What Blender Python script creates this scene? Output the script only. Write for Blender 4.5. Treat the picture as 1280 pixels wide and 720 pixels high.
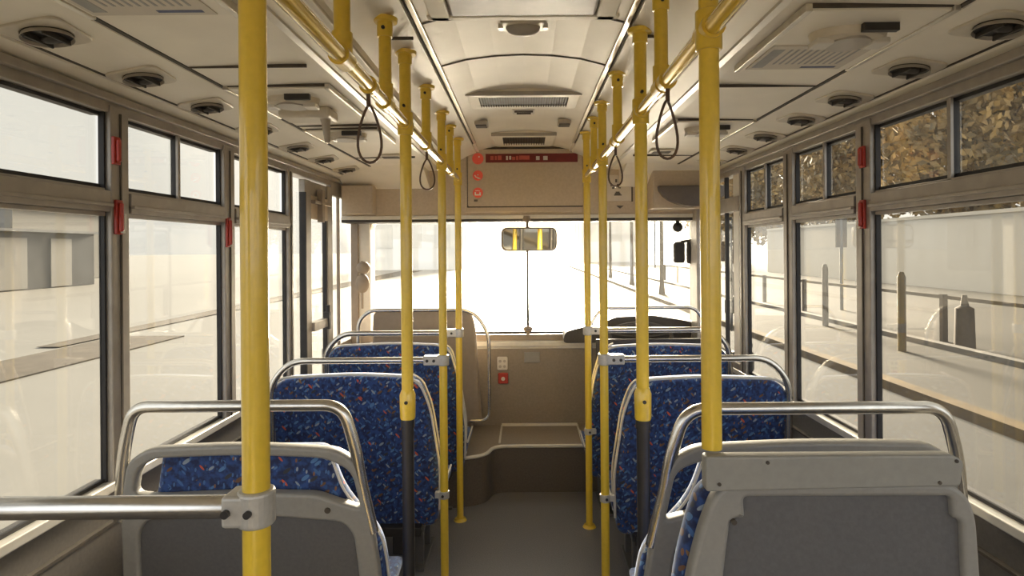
import bpy, bmesh, math, random
from mathutils import Vector, Matrix
R = math.radians
random.seed(7)
C = bpy.context.scene.collection
for o in list(bpy.data.objects): bpy.data.objects.remove(o)

# ------------------------------------------------------------------ camera, world, sun, exposure
F = 750.0; VX, VY = 656.0, 312.0; CH = 1.48; ROLL = R(0.45)
cam_d = bpy.data.cameras.new('camera'); cam = bpy.data.objects.new('camera', cam_d); C.objects.link(cam)
cam_d.sensor_width = 36; cam_d.lens = F/1280*36; cam_d.clip_start = 0.02; cam_d.clip_end = 800
cam_d.shift_x = -(VX-640)/1280; cam_d.shift_y = -(360-VY)/1280
cam.location = (0, 0, CH); cam.rotation_euler = (R(90), ROLL, 0)
sc = bpy.context.scene; sc.camera = cam
sc.view_settings.view_transform = 'Standard'; sc.view_settings.look = 'None'
sc.view_settings.gamma = 1; sc.view_settings.use_curve_mapping = False
sc.view_settings.exposure = 1.8
sc.cycles.max_bounces = 16; sc.cycles.diffuse_bounces = 8; sc.cycles.transparent_max_bounces = 24
SUN_AZ, SUN_EL = R(2), R(14.5)     # sun ahead of the bus, a little to the right
sdir = Vector((math.sin(SUN_AZ)*math.cos(SUN_EL), math.cos(SUN_AZ)*math.cos(SUN_EL), math.sin(SUN_EL)))
w = bpy.data.worlds.new('world'); sc.world = w; w.use_nodes = True
nt = w.node_tree; nt.nodes.clear()
def N(t, **k):
    n = nt.nodes.new(t)
    for a, b in k.items(): setattr(n, a, b)
    return n
out = N('ShaderNodeOutputWorld'); bg = N('ShaderNodeBackground'); tc = N('ShaderNodeTexCoord')
dot = N('ShaderNodeVectorMath', operation='DOT_PRODUCT'); dot.inputs[1].default_value = (math.sin(R(4)), math.cos(R(4))*0.96, 0.28)
nt.links.new(tc.outputs['Generated'], dot.inputs[0])
rm = N('ShaderNodeMapRange'); rm.inputs['From Min'].default_value = -1; nt.links.new(dot.outputs['Value'], rm.inputs['Value'])
rp = N('ShaderNodeValToRGB'); nt.links.new(rm.outputs[0], rp.inputs[0])
e = rp.color_ramp.elements
e[0].position = 0.0; e[0].color = (0.62, 0.66, 0.72, 1)  # sky behind the bus, raised as added fill for camera-facing panels
e[1].position = 1.0; e[1].color = (14, 12, 9, 1)
for p, c in ((0.30, (0.45, 0.47, 0.49, 1)), (0.50, (0.24, 0.24, 0.228, 1)), (0.725, (0.25, 0.246, 0.228, 1)), (0.90, (0.265, 0.26, 0.24, 1)), (0.95, (0.42, 0.40, 0.36, 1)), (0.98, (2.2, 2.0, 1.6, 1))):
    q = rp.color_ramp.elements.new(p); q.color = c
nt.links.new(rp.outputs[0], bg.inputs[0]); bg.inputs[1].default_value = 1.0
nt.links.new(bg.outputs[0], out.inputs[0])
sl = bpy.data.lights.new('sun', 'SUN'); sl.energy = 13.0; sl.color = (1, 0.88, 0.70); sl.angle = R(14)
so = bpy.data.objects.new('sun', sl); C.objects.link(so)
so.rotation_euler = sdir.to_track_quat('Z', 'Y').to_euler(); so.location = sdir*60

def P(px, py, Z):        # photo pixel at distance Z ahead -> point in the bus
    a = (px-VX)/F*Z; b = (VY-py)/F*Z
    return Vector((a*math.cos(ROLL)+b*math.sin(ROLL), Z, CH-a*math.sin(ROLL)+b*math.cos(ROLL)))

# ------------------------------------------------------------------ materials
def mat(name, col, rough=0.5, metal=0.0, noise=0.0, nscale=30, coat=0.0, bump=0.0, spec=0.5, stretch=None):
    m = bpy.data.materials.new(name); m.use_nodes = True
    t = m.node_tree; b = t.nodes['Principled BSDF']
    b.inputs['Base Color'].default_value = (*col, 1); b.inputs['Roughness'].default_value = rough
    b.inputs['Metallic'].default_value = metal; b.inputs['Coat Weight'].default_value = coat
    b.inputs['Specular IOR Level'].default_value = spec
    if noise or bump:
        co = t.nodes.new('ShaderNodeTexCoord'); nz = t.nodes.new('ShaderNodeTexNoise')
        nz.inputs['Scale'].default_value = nscale; nz.inputs['Detail'].default_value = 6
        src = co.outputs['Object']
        if stretch:
            mp = t.nodes.new('ShaderNodeMapping'); mp.inputs['Scale'].default_value = stretch
            t.links.new(src, mp.inputs[0]); src = mp.outputs[0]
        t.links.new(src, nz.inputs['Vector'])
        if noise:
            r = t.nodes.new('ShaderNodeValToRGB'); t.links.new(nz.outputs[0], r.inputs[0])
            r.color_ramp.elements[0].position = 0.3; r.color_ramp.elements[1].position = 0.7
            r.color_ramp.elements[0].color = (*[max(0, c*(1-noise)) for c in col], 1)
            r.color_ramp.elements[1].color = (*[min(1, c*(1+noise)) for c in col], 1)
            t.links.new(r.outputs[0], b.inputs['Base Color'])
        if bump:
            bp = t.nodes.new('ShaderNodeBump'); bp.inputs['Strength'].default_value = bump; bp.inputs['Distance'].default_value = 0.002
            t.links.new(nz.outputs[0], bp.inputs['Height']); t.links.new(bp.outputs[0], b.inputs['Normal'])
    return m
M = {}
M['ceiling'] = mat('ceiling_paint', (0.84, 0.78, 0.66), 0.45, noise=0.05, nscale=5)
M['ceil_trim'] = mat('ceiling_trim', (0.62, 0.56, 0.45), 0.4, noise=0.06)
M['alu'] = mat('aluminium', (0.62, 0.58, 0.50), 0.32, 0.75, noise=0.08, nscale=40)
M['frame'] = mat('window_frame_metal', (0.36, 0.325, 0.28), 0.42, 0.35, noise=0.1, nscale=20)
M['seal'] = mat('black_seal', (0.02, 0.018, 0.018), 0.6, noise=0.2)
M['groove'] = mat('dark_groove', (0.07, 0.055, 0.04), 0.7, noise=0.2)
M['wall'] = mat('wall_laminate', (0.160, 0.144, 0.124), 0.6, noise=0.08, nscale=90, bump=0.2)
M['header'] = mat('header_laminate', (0.50, 0.41, 0.30), 0.5, noise=0.06, nscale=60)
M['frontpanel'] = mat('front_panel', (0.27, 0.225, 0.175), 0.55, noise=0.08, nscale=80)
M['floor'] = mat('rubber_floor', (0.185, 0.18, 0.185), 0.55, noise=0.25, nscale=220, bump=0.4)
M['step'] = mat('step_side', (0.12, 0.10, 0.08), 0.6, noise=0.15, nscale=100)
M['nosing'] = mat('cream_nosing', (0.66, 0.62, 0.54), 0.35, noise=0.05)
M['chrome'] = mat('brushed_steel', (0.70, 0.67, 0.61), 0.24, 0.95, noise=0.08, nscale=60)
M['yellow'] = mat('yellow_paint', (0.80, 0.55, 0.05), 0.28, 0.0, noise=0.04, nscale=90, coat=0.6, bump=0.15)
M['yrail'] = mat('yellow_rail_gloss', (0.78, 0.54, 0.06), 0.14, 0.25, noise=0.04, coat=1.0)
M['shell'] = mat('grey_plastic', (0.279, 0.266, 0.239), 0.42, noise=0.05, nscale=80, bump=0.15)
M['panel'] = mat('dark_grey_plastic', (0.115, 0.112, 0.111), 0.5, noise=0.08, nscale=120, bump=0.25)
M['board'] = mat('painted_board', (0.284, 0.275, 0.245), 0.45, noise=0.06, nscale=60)
M['taupe'] = mat('taupe_plastic', (0.30, 0.24, 0.18), 0.5, noise=0.06)
M['black'] = mat('black_plastic', (0.025, 0.022, 0.02), 0.45, noise=0.2)
M['dash'] = mat('dashboard', (0.05, 0.043, 0.036), 0.6, noise=0.2, nscale=100)
M['brown'] = mat('brown_strap', (0.10, 0.055, 0.03), 0.4, noise=0.2)
M['red'] = mat('red_plastic', (0.413, 0.038, 0.022), 0.35, noise=0.1)
M['redsign'] = mat('red_sticker', (0.85, 0.13, 0.09), 0.5, noise=0.03)
M['darkred'] = mat('dark_red_strip', (0.168, 0.015, 0.012), 0.45, noise=0.12)
M['midred'] = mat('mid_red_print', (0.50, 0.10, 0.07), 0.5, noise=0.1)
M['white'] = mat('white_print', (0.80, 0.76, 0.68), 0.5, noise=0.03)
M['paper'] = mat('paper', (0.62, 0.56, 0.47), 0.6, noise=0.03)
M['ink'] = mat('ink', (0.10, 0.085, 0.07), 0.6, noise=0.1)
M['lightink'] = mat('pale_print', (0.34, 0.33, 0.31), 0.6, noise=0.1)
M['blueink'] = mat('blue_print', (0.05, 0.07, 0.17), 0.5, noise=0.1)
M['piping'] = mat('pale_piping', (0.62, 0.60, 0.56), 0.5, noise=0.08)
M['skylight'] = mat('hatch_plastic', (0.13, 0.105, 0.085), 0.5, noise=0.08)
M['mirror'] = mat('mirror_glass', (0.86, 0.84, 0.78), 0.03, 1.0, noise=0.01)
M['lens'] = mat('lamp_lens', (0.42, 0.38, 0.32), 0.3, noise=0.05)
M['asphalt'] = mat('asphalt', (0.088, 0.086, 0.081), 0.37, noise=0.12, nscale=3)
M['concrete'] = mat('pale_concrete', (0.132, 0.127, 0.115), 0.34, noise=0.06, nscale=0.7)
M['pavement'] = mat('pavement', (0.040, 0.037, 0.031), 0.8, noise=0.15, nscale=2.5, stretch=(3, 0.3, 1))
M['dirt'] = mat('dirt_verge', (0.047, 0.040, 0.032), 0.9, noise=0.25, nscale=3)
M['kerb'] = mat('kerb_stone', (0.097, 0.091, 0.082), 0.8, noise=0.1)
M['kerbyellow'] = mat('kerb_ochre', (0.078, 0.056, 0.028), 0.8, noise=0.3, nscale=2.5)
M['bgrey'] = mat('grey_cladding', (0.084, 0.084, 0.084), 0.8, noise=0.15, nscale=0.8)
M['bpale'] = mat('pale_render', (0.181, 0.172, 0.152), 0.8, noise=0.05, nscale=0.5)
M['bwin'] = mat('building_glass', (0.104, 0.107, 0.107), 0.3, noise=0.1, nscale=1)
M['post'] = mat('weathered_post', (0.065, 0.053, 0.040), 0.7, noise=0.2)
M['brefl'] = mat('pale_window_reflection', (0.468, 0.441, 0.387), 0.85, noise=0.04, nscale=0.3)  # pale tone stands for the left windows reflected in the right glass
M['sill'] = mat('pale_sill_metal', (0.74, 0.71, 0.64), 0.35, 0.3, noise=0.06)
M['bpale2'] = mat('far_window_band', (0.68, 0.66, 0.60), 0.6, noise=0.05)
M['bark'] = mat('bark', (0.13, 0.095, 0.065), 0.9, noise=0.3)

def leaf_mat():
    m = bpy.data.materials.new('autumn_leaves'); m.use_nodes = True
    t = m.node_tree; b = t.nodes['Principled BSDF']; b.inputs['Roughness'].default_value = 0.7
    co = t.nodes.new('ShaderNodeTexCoord'); v = t.nodes.new('ShaderNodeTexNoise'); v.inputs['Scale'].default_value = 1.3; v.inputs['Detail'].default_value = 8
    t.links.new(co.outputs['Object'], v.inputs['Vector'])
    r = t.nodes.new('ShaderNodeValToRGB'); t.links.new(v.outputs[0], r.inputs[0])
    r.color_ramp.elements[0].position = 0.38; r.color_ramp.elements[0].color = (0.19, 0.16, 0.105, 1)
    r.color_ramp.elements[1].position = 0.66; r.color_ramp.elements[1].color = (0.55, 0.38, 0.15, 1)
    t.links.new(r.outputs[0], b.inputs['Base Color'])
    return m
M['lane'] = mat('rough_lane', (0.038, 0.037, 0.034), 0.9, noise=0.12, nscale=2, spec=0.08)
for n_ in ('pavement', 'dirt', 'kerb', 'kerbyellow', 'post', 'bgrey'):
    M[n_].node_tree.nodes['Principled BSDF'].inputs['Specular IOR Level'].default_value = 0.06
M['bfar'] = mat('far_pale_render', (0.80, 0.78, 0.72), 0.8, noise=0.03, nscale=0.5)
M['leaf'] = leaf_mat()

def glass(name, tint, dirt):
    m = bpy.data.materials.new(name); m.use_nodes = True
    t = m.node_tree; t.nodes.clear()
    o = t.nodes.new('ShaderNodeOutputMaterial'); tr = t.nodes.new('ShaderNodeBsdfTransparent'); tr.inputs[0].default_value = (*tint, 1)
    gl = t.nodes.new('ShaderNodeBsdfGlossy'); gl.inputs['Roughness'].default_value = 0.015; gl.inputs[0].default_value = (1, 1, 1, 1)
    lw = t.nodes.new('ShaderNodeLayerWeight'); lw.inputs[0].default_value = 0.5
    pw = t.nodes.new('ShaderNodeMath'); pw.operation = 'POWER'; pw.inputs[1].default_value = 5; t.links.new(lw.outputs['Facing'], pw.inputs[0])
    fr = t.nodes.new('ShaderNodeMath'); fr.operation = 'MULTIPLY_ADD'; fr.inputs[1].default_value = 0.95; fr.inputs[2].default_value = 0.045; t.links.new(pw.outputs[0], fr.inputs[0])
    mx = t.nodes.new('ShaderNodeMixShader'); t.links.new(fr.outputs[0], mx.inputs[0]); t.links.new(tr.outputs[0], mx.inputs[1]); t.links.new(gl.outputs[0], mx.inputs[2])
    df = t.nodes.new('ShaderNodeBsdfTranslucent'); df.inputs[0].default_value = (0.95, 0.92, 0.85, 1)
    co = t.nodes.new('ShaderNodeTexCoord'); mp = t.nodes.new('ShaderNodeMapping'); mp.inputs['Scale'].default_value = (1, 1.5, 5)
    nz = t.nodes.new('ShaderNodeTexNoise'); nz.inputs['Scale'].default_value = 3; nz.inputs['Detail'].default_value = 8
    t.links.new(co.outputs['Object'], mp.inputs[0]); t.links.new(mp.outputs[0], nz.inputs['Vector'])
    ml = t.nodes.new('ShaderNodeMath'); ml.operation = 'MULTIPLY'; ml.inputs[1].default_value = dirt*2; t.links.new(nz.outputs[0], ml.inputs[0])
    m2 = t.nodes.new('ShaderNodeMixShader'); t.links.new(ml.outputs[0], m2.inputs[0]); t.links.new(mx.outputs[0], m2.inputs[1]); t.links.new(df.outputs[0], m2.inputs[2])
    t.links.new(m2.outputs[0], o.inputs[0])
    return m
M['glass'] = glass('side_window_glass', (0.96, 0.955, 0.93), 0.016)
M['wglass'] = glass('windscreen_glass', (0.98, 0.975, 0.95), 0.008)

def fabric():
    m = bpy.data.materials.new('blue_flecked_moquette'); m.use_nodes = True
    t = m.node_tree; b = t.nodes['Principled BSDF']; b.inputs['Roughness'].default_value = 0.9
    b.inputs['Sheen Weight'].default_value = 0.35; b.inputs['Sheen Tint'].default_value = (0.7, 0.8, 1, 1)
    L = t.links.new
    co = t.nodes.new('ShaderNodeTexCoord')
    nz = t.nodes.new('ShaderNodeTexNoise'); nz.inputs['Scale'].default_value = 60; nz.inputs['Detail'].default_value = 4; L(co.outputs['Object'], nz.inputs['Vector'])
    r0 = t.nodes.new('ShaderNodeValToRGB'); L(nz.outputs[0], r0.inputs[0])
    r0.color_ramp.elements[0].position = 0.40; r0.color_ramp.elements[0].color = (0.013, 0.022, 0.075, 1)
    r0.color_ramp.elements[1].position = 0.62; r0.color_ramp.elements[1].color = (0.025, 0.065, 0.22, 1)
    cur = r0.outputs[0]
    layers = [(22, (1, 1, 2.6), 35, 0.27, [(0, (0.11, 0.25, 0.52)), (0.45, (0.05, 0.05, 0.06)), (0.62, (0.20, 0.10, 0.05)), (0.85, (0.33, 0.40, 0.48))]),
              (17, (1, 1, 3.2), -50, 0.21, [(0, (0.07, 0.17, 0.42)), (0.5, (0.75, 0.13, 0.05)), (0.68, (0.28, 0.16, 0.07)), (0.80, (0.36, 0.42, 0.48))]),
              (38, (1, 1, 2.2), 80, 0.23, [(0, (0.08, 0.18, 0.42)), (0.55, (0.03, 0.10, 0.30)), (0.75, (0.30, 0.14, 0.06)), (0.9, (0.38, 0.43, 0.48))])]
    layers = [(sa, st, ro, th, [(p, tuple(c*.74 for c in cc)) for p, cc in cl]) for sa, st, ro, th, cl in layers]
    for sca, st, rot, th, cols in layers:
        mp = t.nodes.new('ShaderNodeMapping'); mp.inputs['Rotation'].default_value = (R(rot*0.3), R(rot), 0); mp.inputs['Scale'].default_value = tuple(sca*s for s in st)
        mp.vector_type = 'TEXTURE' if False else 'POINT'
        rr = t.nodes.new('ShaderNodeMapping'); rr.inputs['Rotation'].default_value = (R(rot*0.3), R(rot), 0); mp.inputs['Rotation'].default_value = (0, 0, 0)
        L(co.outputs['Object'], rr.inputs[0]); L(rr.outputs[0], mp.inputs[0])
        v = t.nodes.new('ShaderNodeTexVoronoi'); v.inputs['Scale'].default_value = 1; L(mp.outputs[0], v.inputs['Vector'])
        lt = t.nodes.new('ShaderNodeMath'); lt.operation = 'LESS_THAN'; lt.inputs[1].default_value = th*1.08; L(v.outputs['Distance'], lt.inputs[0])
        sp = t.nodes.new('ShaderNodeSeparateColor'); L(v.outputs['Color'], sp.inputs[0])
        cr = t.nodes.new('ShaderNodeValToRGB'); cr.color_ramp.interpolation = 'CONSTANT'; L(sp.outputs[0], cr.inputs[0])
        cr.color_ramp.elements[0].color = (*cols[0][1], 1); cr.color_ramp.elements[1].position = cols[1][0]; cr.color_ramp.elements[1].color = (*cols[1][1], 1)
        for p, c in cols[2:]:
            q = cr.color_ramp.elements.new(p); q.color = (*c, 1)
        mx = t.nodes.new('ShaderNodeMix'); mx.data_type = 'RGBA'
        L(lt.outputs[0], mx.inputs[0]); L(cur, mx.inputs[6]); L(cr.outputs[0], mx.inputs[7]); cur = mx.outputs[2]
    L(cur, b.inputs['Base Color'])
    return m
M['fabric'] = fabric()

# ------------------------------------------------------------------ mesh helpers
def link(name, me, m, parent=None, loc=None, bevel=0.0, smooth=False):
    o = bpy.data.objects.new(name, me); C.objects.link(o)
    if m is not None: me.materials.append(m)
    if smooth:
        for p in me.polygons: p.use_smooth = True
    if parent is not None: o.parent = parent
    if loc is not None: o.location = loc
    if bevel:
        bv = o.modifiers.new('bevel', 'BEVEL'); bv.width = bevel; bv.segments = 3; bv.limit_method = 'ANGLE'
    return o
class MB:
    def __init__(s): s.v = []; s.f = []
    def add(s, vs, fs):
        n = len(s.v); s.v += [Vector(v) for v in vs]; s.f += [[i+n for i in f] for f in fs]; return s
    def box(s, a, b):
        x0, y0, z0 = a; x1, y1, z1 = b
        x0, x1 = sorted((x0, x1)); y0, y1 = sorted((y0, y1)); z0, z1 = sorted((z0, z1))
        return s.add([(x0,y0,z0),(x1,y0,z0),(x1,y1,z0),(x0,y1,z0),(x0,y0,z1),(x1,y0,z1),(x1,y1,z1),(x0,y1,z1)],
              [(0,3,2,1),(4,5,6,7),(0,1,5,4),(1,2,6,5),(2,3,7,6),(3,0,4,7)])
    def tube(s, pts, r, seg=14, cap=True, radii=None):
        pts = [Vector(p) for p in pts]; n = len(pts); T = []
        for i in range(n):
            a = pts[max(i-1, 0)]; b = pts[min(i+1, n-1)]; T.append((b-a).normalized())
        up = Vector((0, 0, 1)) if abs(T[0].z) < 0.9 else Vector((1, 0, 0))
        nn = (up - T[0]*up.dot(T[0])).normalized(); vs = []
        for i in range(n):
            nn = (nn - T[i]*nn.dot(T[i])).normalized(); bb = T[i].cross(nn)
            rr = radii[i] if radii else r
            for k in range(seg):
                t = 2*math.pi*k/seg; vs.append(pts[i] + nn*math.cos(t)*rr + bb*math.sin(t)*rr)
        fs = [(i*seg+k, i*seg+(k+1) % seg, (i+1)*seg+(k+1) % seg, (i+1)*seg+k) for i in range(n-1) for k in range(seg)]
        if cap: fs += [tuple(reversed(range(seg))), tuple(range((n-1)*seg, n*seg))]
        return s.add(vs, fs)
    def cyl(s, a, b, r, seg=20, r2=None): return s.tube([a, b], r, seg, radii=[r, r if r2 is None else r2])
    def ball(s, c, r, sx=1, sy=1, sz=1, n=12):
        c = Vector(c); vs = []; fs = []
        for i in range(n+1):
            a = math.pi*i/n
            for k in range(2*n):
                b = math.pi*k/n; vs.append(c+Vector((math.sin(a)*math.cos(b)*r*sx, math.sin(a)*math.sin(b)*r*sy, math.cos(a)*r*sz)))
        for i in range(n):
            for k in range(2*n):
                q = 2*n; fs.append((i*q+k, (i+1)*q+k, (i+1)*q+(k+1) % q, i*q+(k+1) % q))
        return s.add(vs, fs)
    def prism_y(s, poly, y0, y1):     # poly of (x,z)
        n = len(poly)
        return s.add([(x, y0, z) for x, z in poly]+[(x, y1, z) for x, z in poly],
              [tuple(range(n)), tuple(reversed(range(n, 2*n)))]+[(i, n+i, n+(i+1) % n, (i+1) % n) for i in range(n)])
    def prism_z(s, poly, z0, z1):
        n = len(poly)
        return s.add([(x, y, z0) for x, y in poly]+[(x, y, z1) for x, y in poly],
              [tuple(reversed(range(n))), tuple(range(n, 2*n))]+[(i, (i+1) % n, n+(i+1) % n, n+i) for i in range(n)])
    def xf(s, mtx): s.v = [mtx @ v for v in s.v]; return s
    def build(s, name, m, parent=None, loc=None, bevel=0.0, smooth=False, org=None):
        if org is not None: s.v = [v-Vector(org) for v in s.v]; loc = org if loc is None else loc
        me = bpy.data.meshes.new(name); me.from_pydata([tuple(v) for v in s.v], [], s.f)
        bm = bmesh.new(); bm.from_mesh(me); bmesh.ops.remove_doubles(bm, verts=bm.verts, dist=1e-6)
        bmesh.ops.recalc_face_normals(bm, faces=bm.faces); bm.to_mesh(me); bm.free()
        if smooth:
            o = link(name, me, m, parent, loc, bevel, True)
            md = o.modifiers.new('ws', 'EDGE_SPLIT'); md.split_angle = R(40); return o
        return link(name, me, m, parent, loc, bevel)
def arc(pts, r, n=7):
    """round the corners of a polyline"""
    pts = [Vector(p) for p in pts]; o = [pts[0]]
    for i in range(1, len(pts)-1):
        a, b, c = pts[i-1], pts[i], pts[i+1]; u = (a-b); v = (c-b)
        d = min(r, u.length*0.48, v.length*0.48); p = b+u.normalized()*d; q = b+v.normalized()*d
        for k in range(n+1):
            t = k/n; o.append(p*(1-t)**2 + b*2*t*(1-t) + q*t*t)
    o.append(pts[-1]); return o
def rpoly(pts, r, n=6):
    P3 = [Vector((*p, 0)) for p in pts]; N_ = len(P3); o = []
    for i in range(N_):
        a, b, c = P3[i-1], P3[i], P3[(i+1) % N_]; u = a-b; v = c-b
        rr = r[i] if isinstance(r, (list, tuple)) else r
        d = min(rr, u.length*0.48, v.length*0.48)
        if d < 1e-5: o.append((b.x, b.y)); continue
        p = b+u.normalized()*d; q = b+v.normalized()*d
        for k in range(n+1):
            t = k/n; w_ = p*(1-t)**2 + b*2*t*(1-t) + q*t*t; o.append((w_.x, w_.y))
    return o
def plate(name, outlines, depth, bev, m, parent=None, mtx=None, loc=None):
    """2-D outlines (u,v) incl. holes, extruded to real thickness and edge-rounded; u->x, v->z, thickness along y (+)"""
    cu = bpy.data.curves.new(name, 'CURVE'); cu.dimensions = '2D'; cu.fill_mode = 'BOTH'
    cu.extrude = depth/2-bev; cu.bevel_depth = bev; cu.bevel_resolution = 2; cu.offset = -bev
    for ol in outlines:
        s = cu.splines.new('POLY'); s.points.add(len(ol)-1); s.use_cyclic_u = True
        for i, (u, v) in enumerate(ol): s.points[i].co = (u, v, 0, 1)
    co = bpy.data.objects.new('c', cu); C.objects.link(co); dg = bpy.context.evaluated_depsgraph_get()
    me = bpy.data.meshes.new_from_object(co.evaluated_get(dg)); bpy.data.objects.remove(co)
    me.name = name; me.materials.clear()
    rot = Matrix(((1,0,0,0),(0,0,-1,0),(0,1,0,0),(0,0,0,1)))
    me.transform((mtx or Matrix.Identity(4)) @ Matrix.Translation((0, depth/2, 0)) @ rot)
    bm = bmesh.new(); bm.from_mesh(me); bmesh.ops.remove_doubles(bm, verts=bm.verts, dist=1e-5); bmesh.ops.recalc_face_normals(bm, faces=bm.faces); bm.to_mesh(me); bm.free()
    return link(name, me, m, parent, loc)

def tag(o, label, cat, group=None, kind=None):
    o['label'] = label; o['category'] = cat
    if group: o['group'] = group
    if kind: o['kind'] = kind
    return o
def thing(name, label, cat, loc=(0,0,0), group=None, rz=0):
    o = bpy.data.objects.new(name, None); C.objects.link(o); o.location = loc; o.rotation_euler = (0, 0, rz); o.empty_display_size = 0.05
    return tag(o, label, cat, group)
def struct(o): o['kind'] = 'structure'; return o
def copy_tree(o, parent=None):
    c = o.copy(); C.objects.link(c)
    if parent is not None: c.parent = parent
    for ch in list(o.children): copy_tree(ch, c)
    return c

# ------------------------------------------------------------------ the bus shell
WL, WR = -1.20, 1.16
Y0, Y1 = -1.7, 4.12
SILL, GB, GM0, GM1, GT = 0.80, 0.825, 1.585, 1.665, 1.885
struct(MB().box((WL-.1, Y0, -.08), (WR+.1, 4.45, 0)).build('floor', M['floor']))
# raised front platform with a rounded bay on the left, cream nosing on its edge
PH = 0.285
plat = [(WL, 3.44), (-.40, 3.44), (-.235, 3.50), (-.20, 3.66), (WR, 3.66), (WR, 4.36), (WL, 4.36)]
plat = rpoly(plat, [0, .12, .12, .10, 0, 0, 0], 8)
struct(MB().prism_z(plat, 0.0, PH).build('floor_platform', M['step']))
struct(MB().prism_z(plat, PH, PH+.004).build('floor_platform_mat', M['frontpanel']))
edge = arc([(WL+.02, 3.435, PH-.002), (-.40, 3.435, PH-.002), (-.235, 3.495, PH-.002), (-.20, 3.655, PH-.002), (WR-.02, 3.655, PH-.002)], .13, 8)
struct(MB().tube(edge, .011, 8).build('trim_1', M['nosing'], smooth=True))
b = MB()
for x in (-.165, .345): b.box((x-.006, 3.69, PH+.003), (x+.006, 4.06, PH+.009))
b.box((-.165, 4.05, PH+.003), (.345, 4.066, PH+.02)); struct(b.build('trim_2', M['nosing']))
# lower walls
for nm, W, s in (('wall_left', WL, -1), ('wall_right', WR, 1)):
    ye = 4.36 if s > 0 else 3.08
    m = MB().box((W, Y0, 0), (W+s*.06, ye, SILL))
    m.box((W-s*.012, Y0, 0), (W, min(ye, 3.95), SILL-.10)); m.box((W, Y0, GT), (W+s*.06, 4.36, GT+.12))
    struct(m.build(nm, M['wall']))
def stripseg(W, s, z0, z1, y0, y1, d0, d1): return MB().box((W-s*d0, y0, z0), (W+s*d1, y1, z1))
k = 3
for W, s in ((WL, -1), (WR, 1)):
    struct(stripseg(W, s, SILL-.002, GB, Y0, 4.10 if s > 0 else 3.07, .024, .02).build('trim_%d' % k, M['sill'], bevel=.004)); k += 1
    struct(stripseg(W, s, SILL-.098, SILL-.09, Y0, 4.0 if s > 0 else 3.07, .016, 0).build('trim_%d' % k, M['groove'])); k += 1
    m = stripseg(W, s, GT-.002, GT+.028, Y0, 4.1, .012, .05)
    m.box((W-s*.028, Y0, GT+.026), (W, 4.1, GT+.05)); struct(m.build('trim_%d' % k, M['frame'], bevel=.003)); k += 1
# windows
wn = 1
def pillar(W, s, y0, y1, z0=None, z1=None, d=.018):
    global k
    a = .022
    o = MB().box((W-s*d, y0+.008, z0 or SILL), (W+s*.016, y1-.005, z1 or GT+.02)).build('trim_%d' % k, M['frame'], bevel=.004); k += 1
    struct(o)
    MB().box((W-s*.002, y0, z0 or SILL), (W+s*.014, y0+.007, z1 or GT)).box((W-s*.002, y1-.006, z0 or SILL), (W+s*.014, y1, z1 or GT)).build('window_seal', M['seal'], o)
    MB().box((W-s*(d+.004), (y0+y1)/2-.003, z0 or SILL), (W-s*d, (y0+y1)/2+.003, z1 or GT)).build('cover_joint', M['groove'], o)
def window(W, s, y0, y1, div):
    global wn
    fr = MB()
    fr.box((W-s*.022, y0, GM0+.012), (W+s*.018, y1, GM1-.008))
    fr.box((W-s*.032, y0, GM0+.026), (W, y1, GM0+.036)); fr.box((W-s*.006, y0, GM0), (W+s*.018, y1, GM0+.012))
    fr.box((W-s*.006, y0, GM1-.008), (W+s*.018, y1, GM1))
    root = fr.build('window_%d' % wn, M['frame'], bevel=.002); struct(root); wn += 1
    MB().box((W+s*.008, y0, GB-.005), (W+s*.012, y1, GM0+.014)).build('lower_pane', M['glass'], root)
    MB().box((W+s*.012, y0, GM1-.01), (W+s*.016, div, GT)).build('vent_pane', M['glass'], root)
    MB().box((W+s*.020, div-.01, GM1-.01), (W+s*.024, y1, GT)).build('vent_pane', M['glass'], root)
    MB().box((W+s*.002, div-.006, GM1-.005), (W+s*.022, div+.008, GT)).build('vent_stile', M['seal'], root)
    MB().box((W-s*.006, div-.010, GM1-.005), (W+s*.002, div+.004, GT)).build('vent_stile_cover', M['frame'], root)
    sl_ = MB().box((W+s*.004, y0, GB-.004), (W+s*.03, y1, GB+.010)).box((W+s*.01, y0, GM1), (W+s*.035, y1, GM1+.012)).box((W+s*.01, y0, GT-.012), (W+s*.035, y1, GT))
    sl_.build('glazing_seal', M['seal'], root)
LP = [(-.98, -.88), (.28, .38), (1.71, 1.80), (2.36, 2.455), (3.00, 3.07)]
RP_ = [(-.98, -.88), (.10, .20), (1.20, 1.29), (1.975, 2.075), (2.555, 2.655), (3.11, 3.20)]
for W, s, pl in ((WL, -1, LP), (WR, 1, RP_)):
    for a in pl: pillar(W, s, *a)
    for a, b_ in zip(pl[:-1], pl[1:]):
        y0, y1 = a[1], b_[0]
        if y1 < 0.3: continue
        window(W, s, y0, y1, (y0+y1)/2 if y1-y0 < 1 else y0+(y1-y0)*0.55)
# solid wall behind the camera (rear), with a rear window
m = MB().box((WL-.06, Y0-.06, 0), (WR+.06, Y0, .95)).box((WL-.06, Y0-.06, .95), (-.95, Y0, 1.8)).box((.95, Y0-.06, .95), (WR+.06, Y0, 1.8)).box((WL-.06, Y0-.06, 1.8), (WR+.06, Y0, 2.3))
m.box((WL, Y0, SILL), (WL-.06, -.98, GT+.1)); struct(m.build('wall_back', M['header']))

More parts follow.
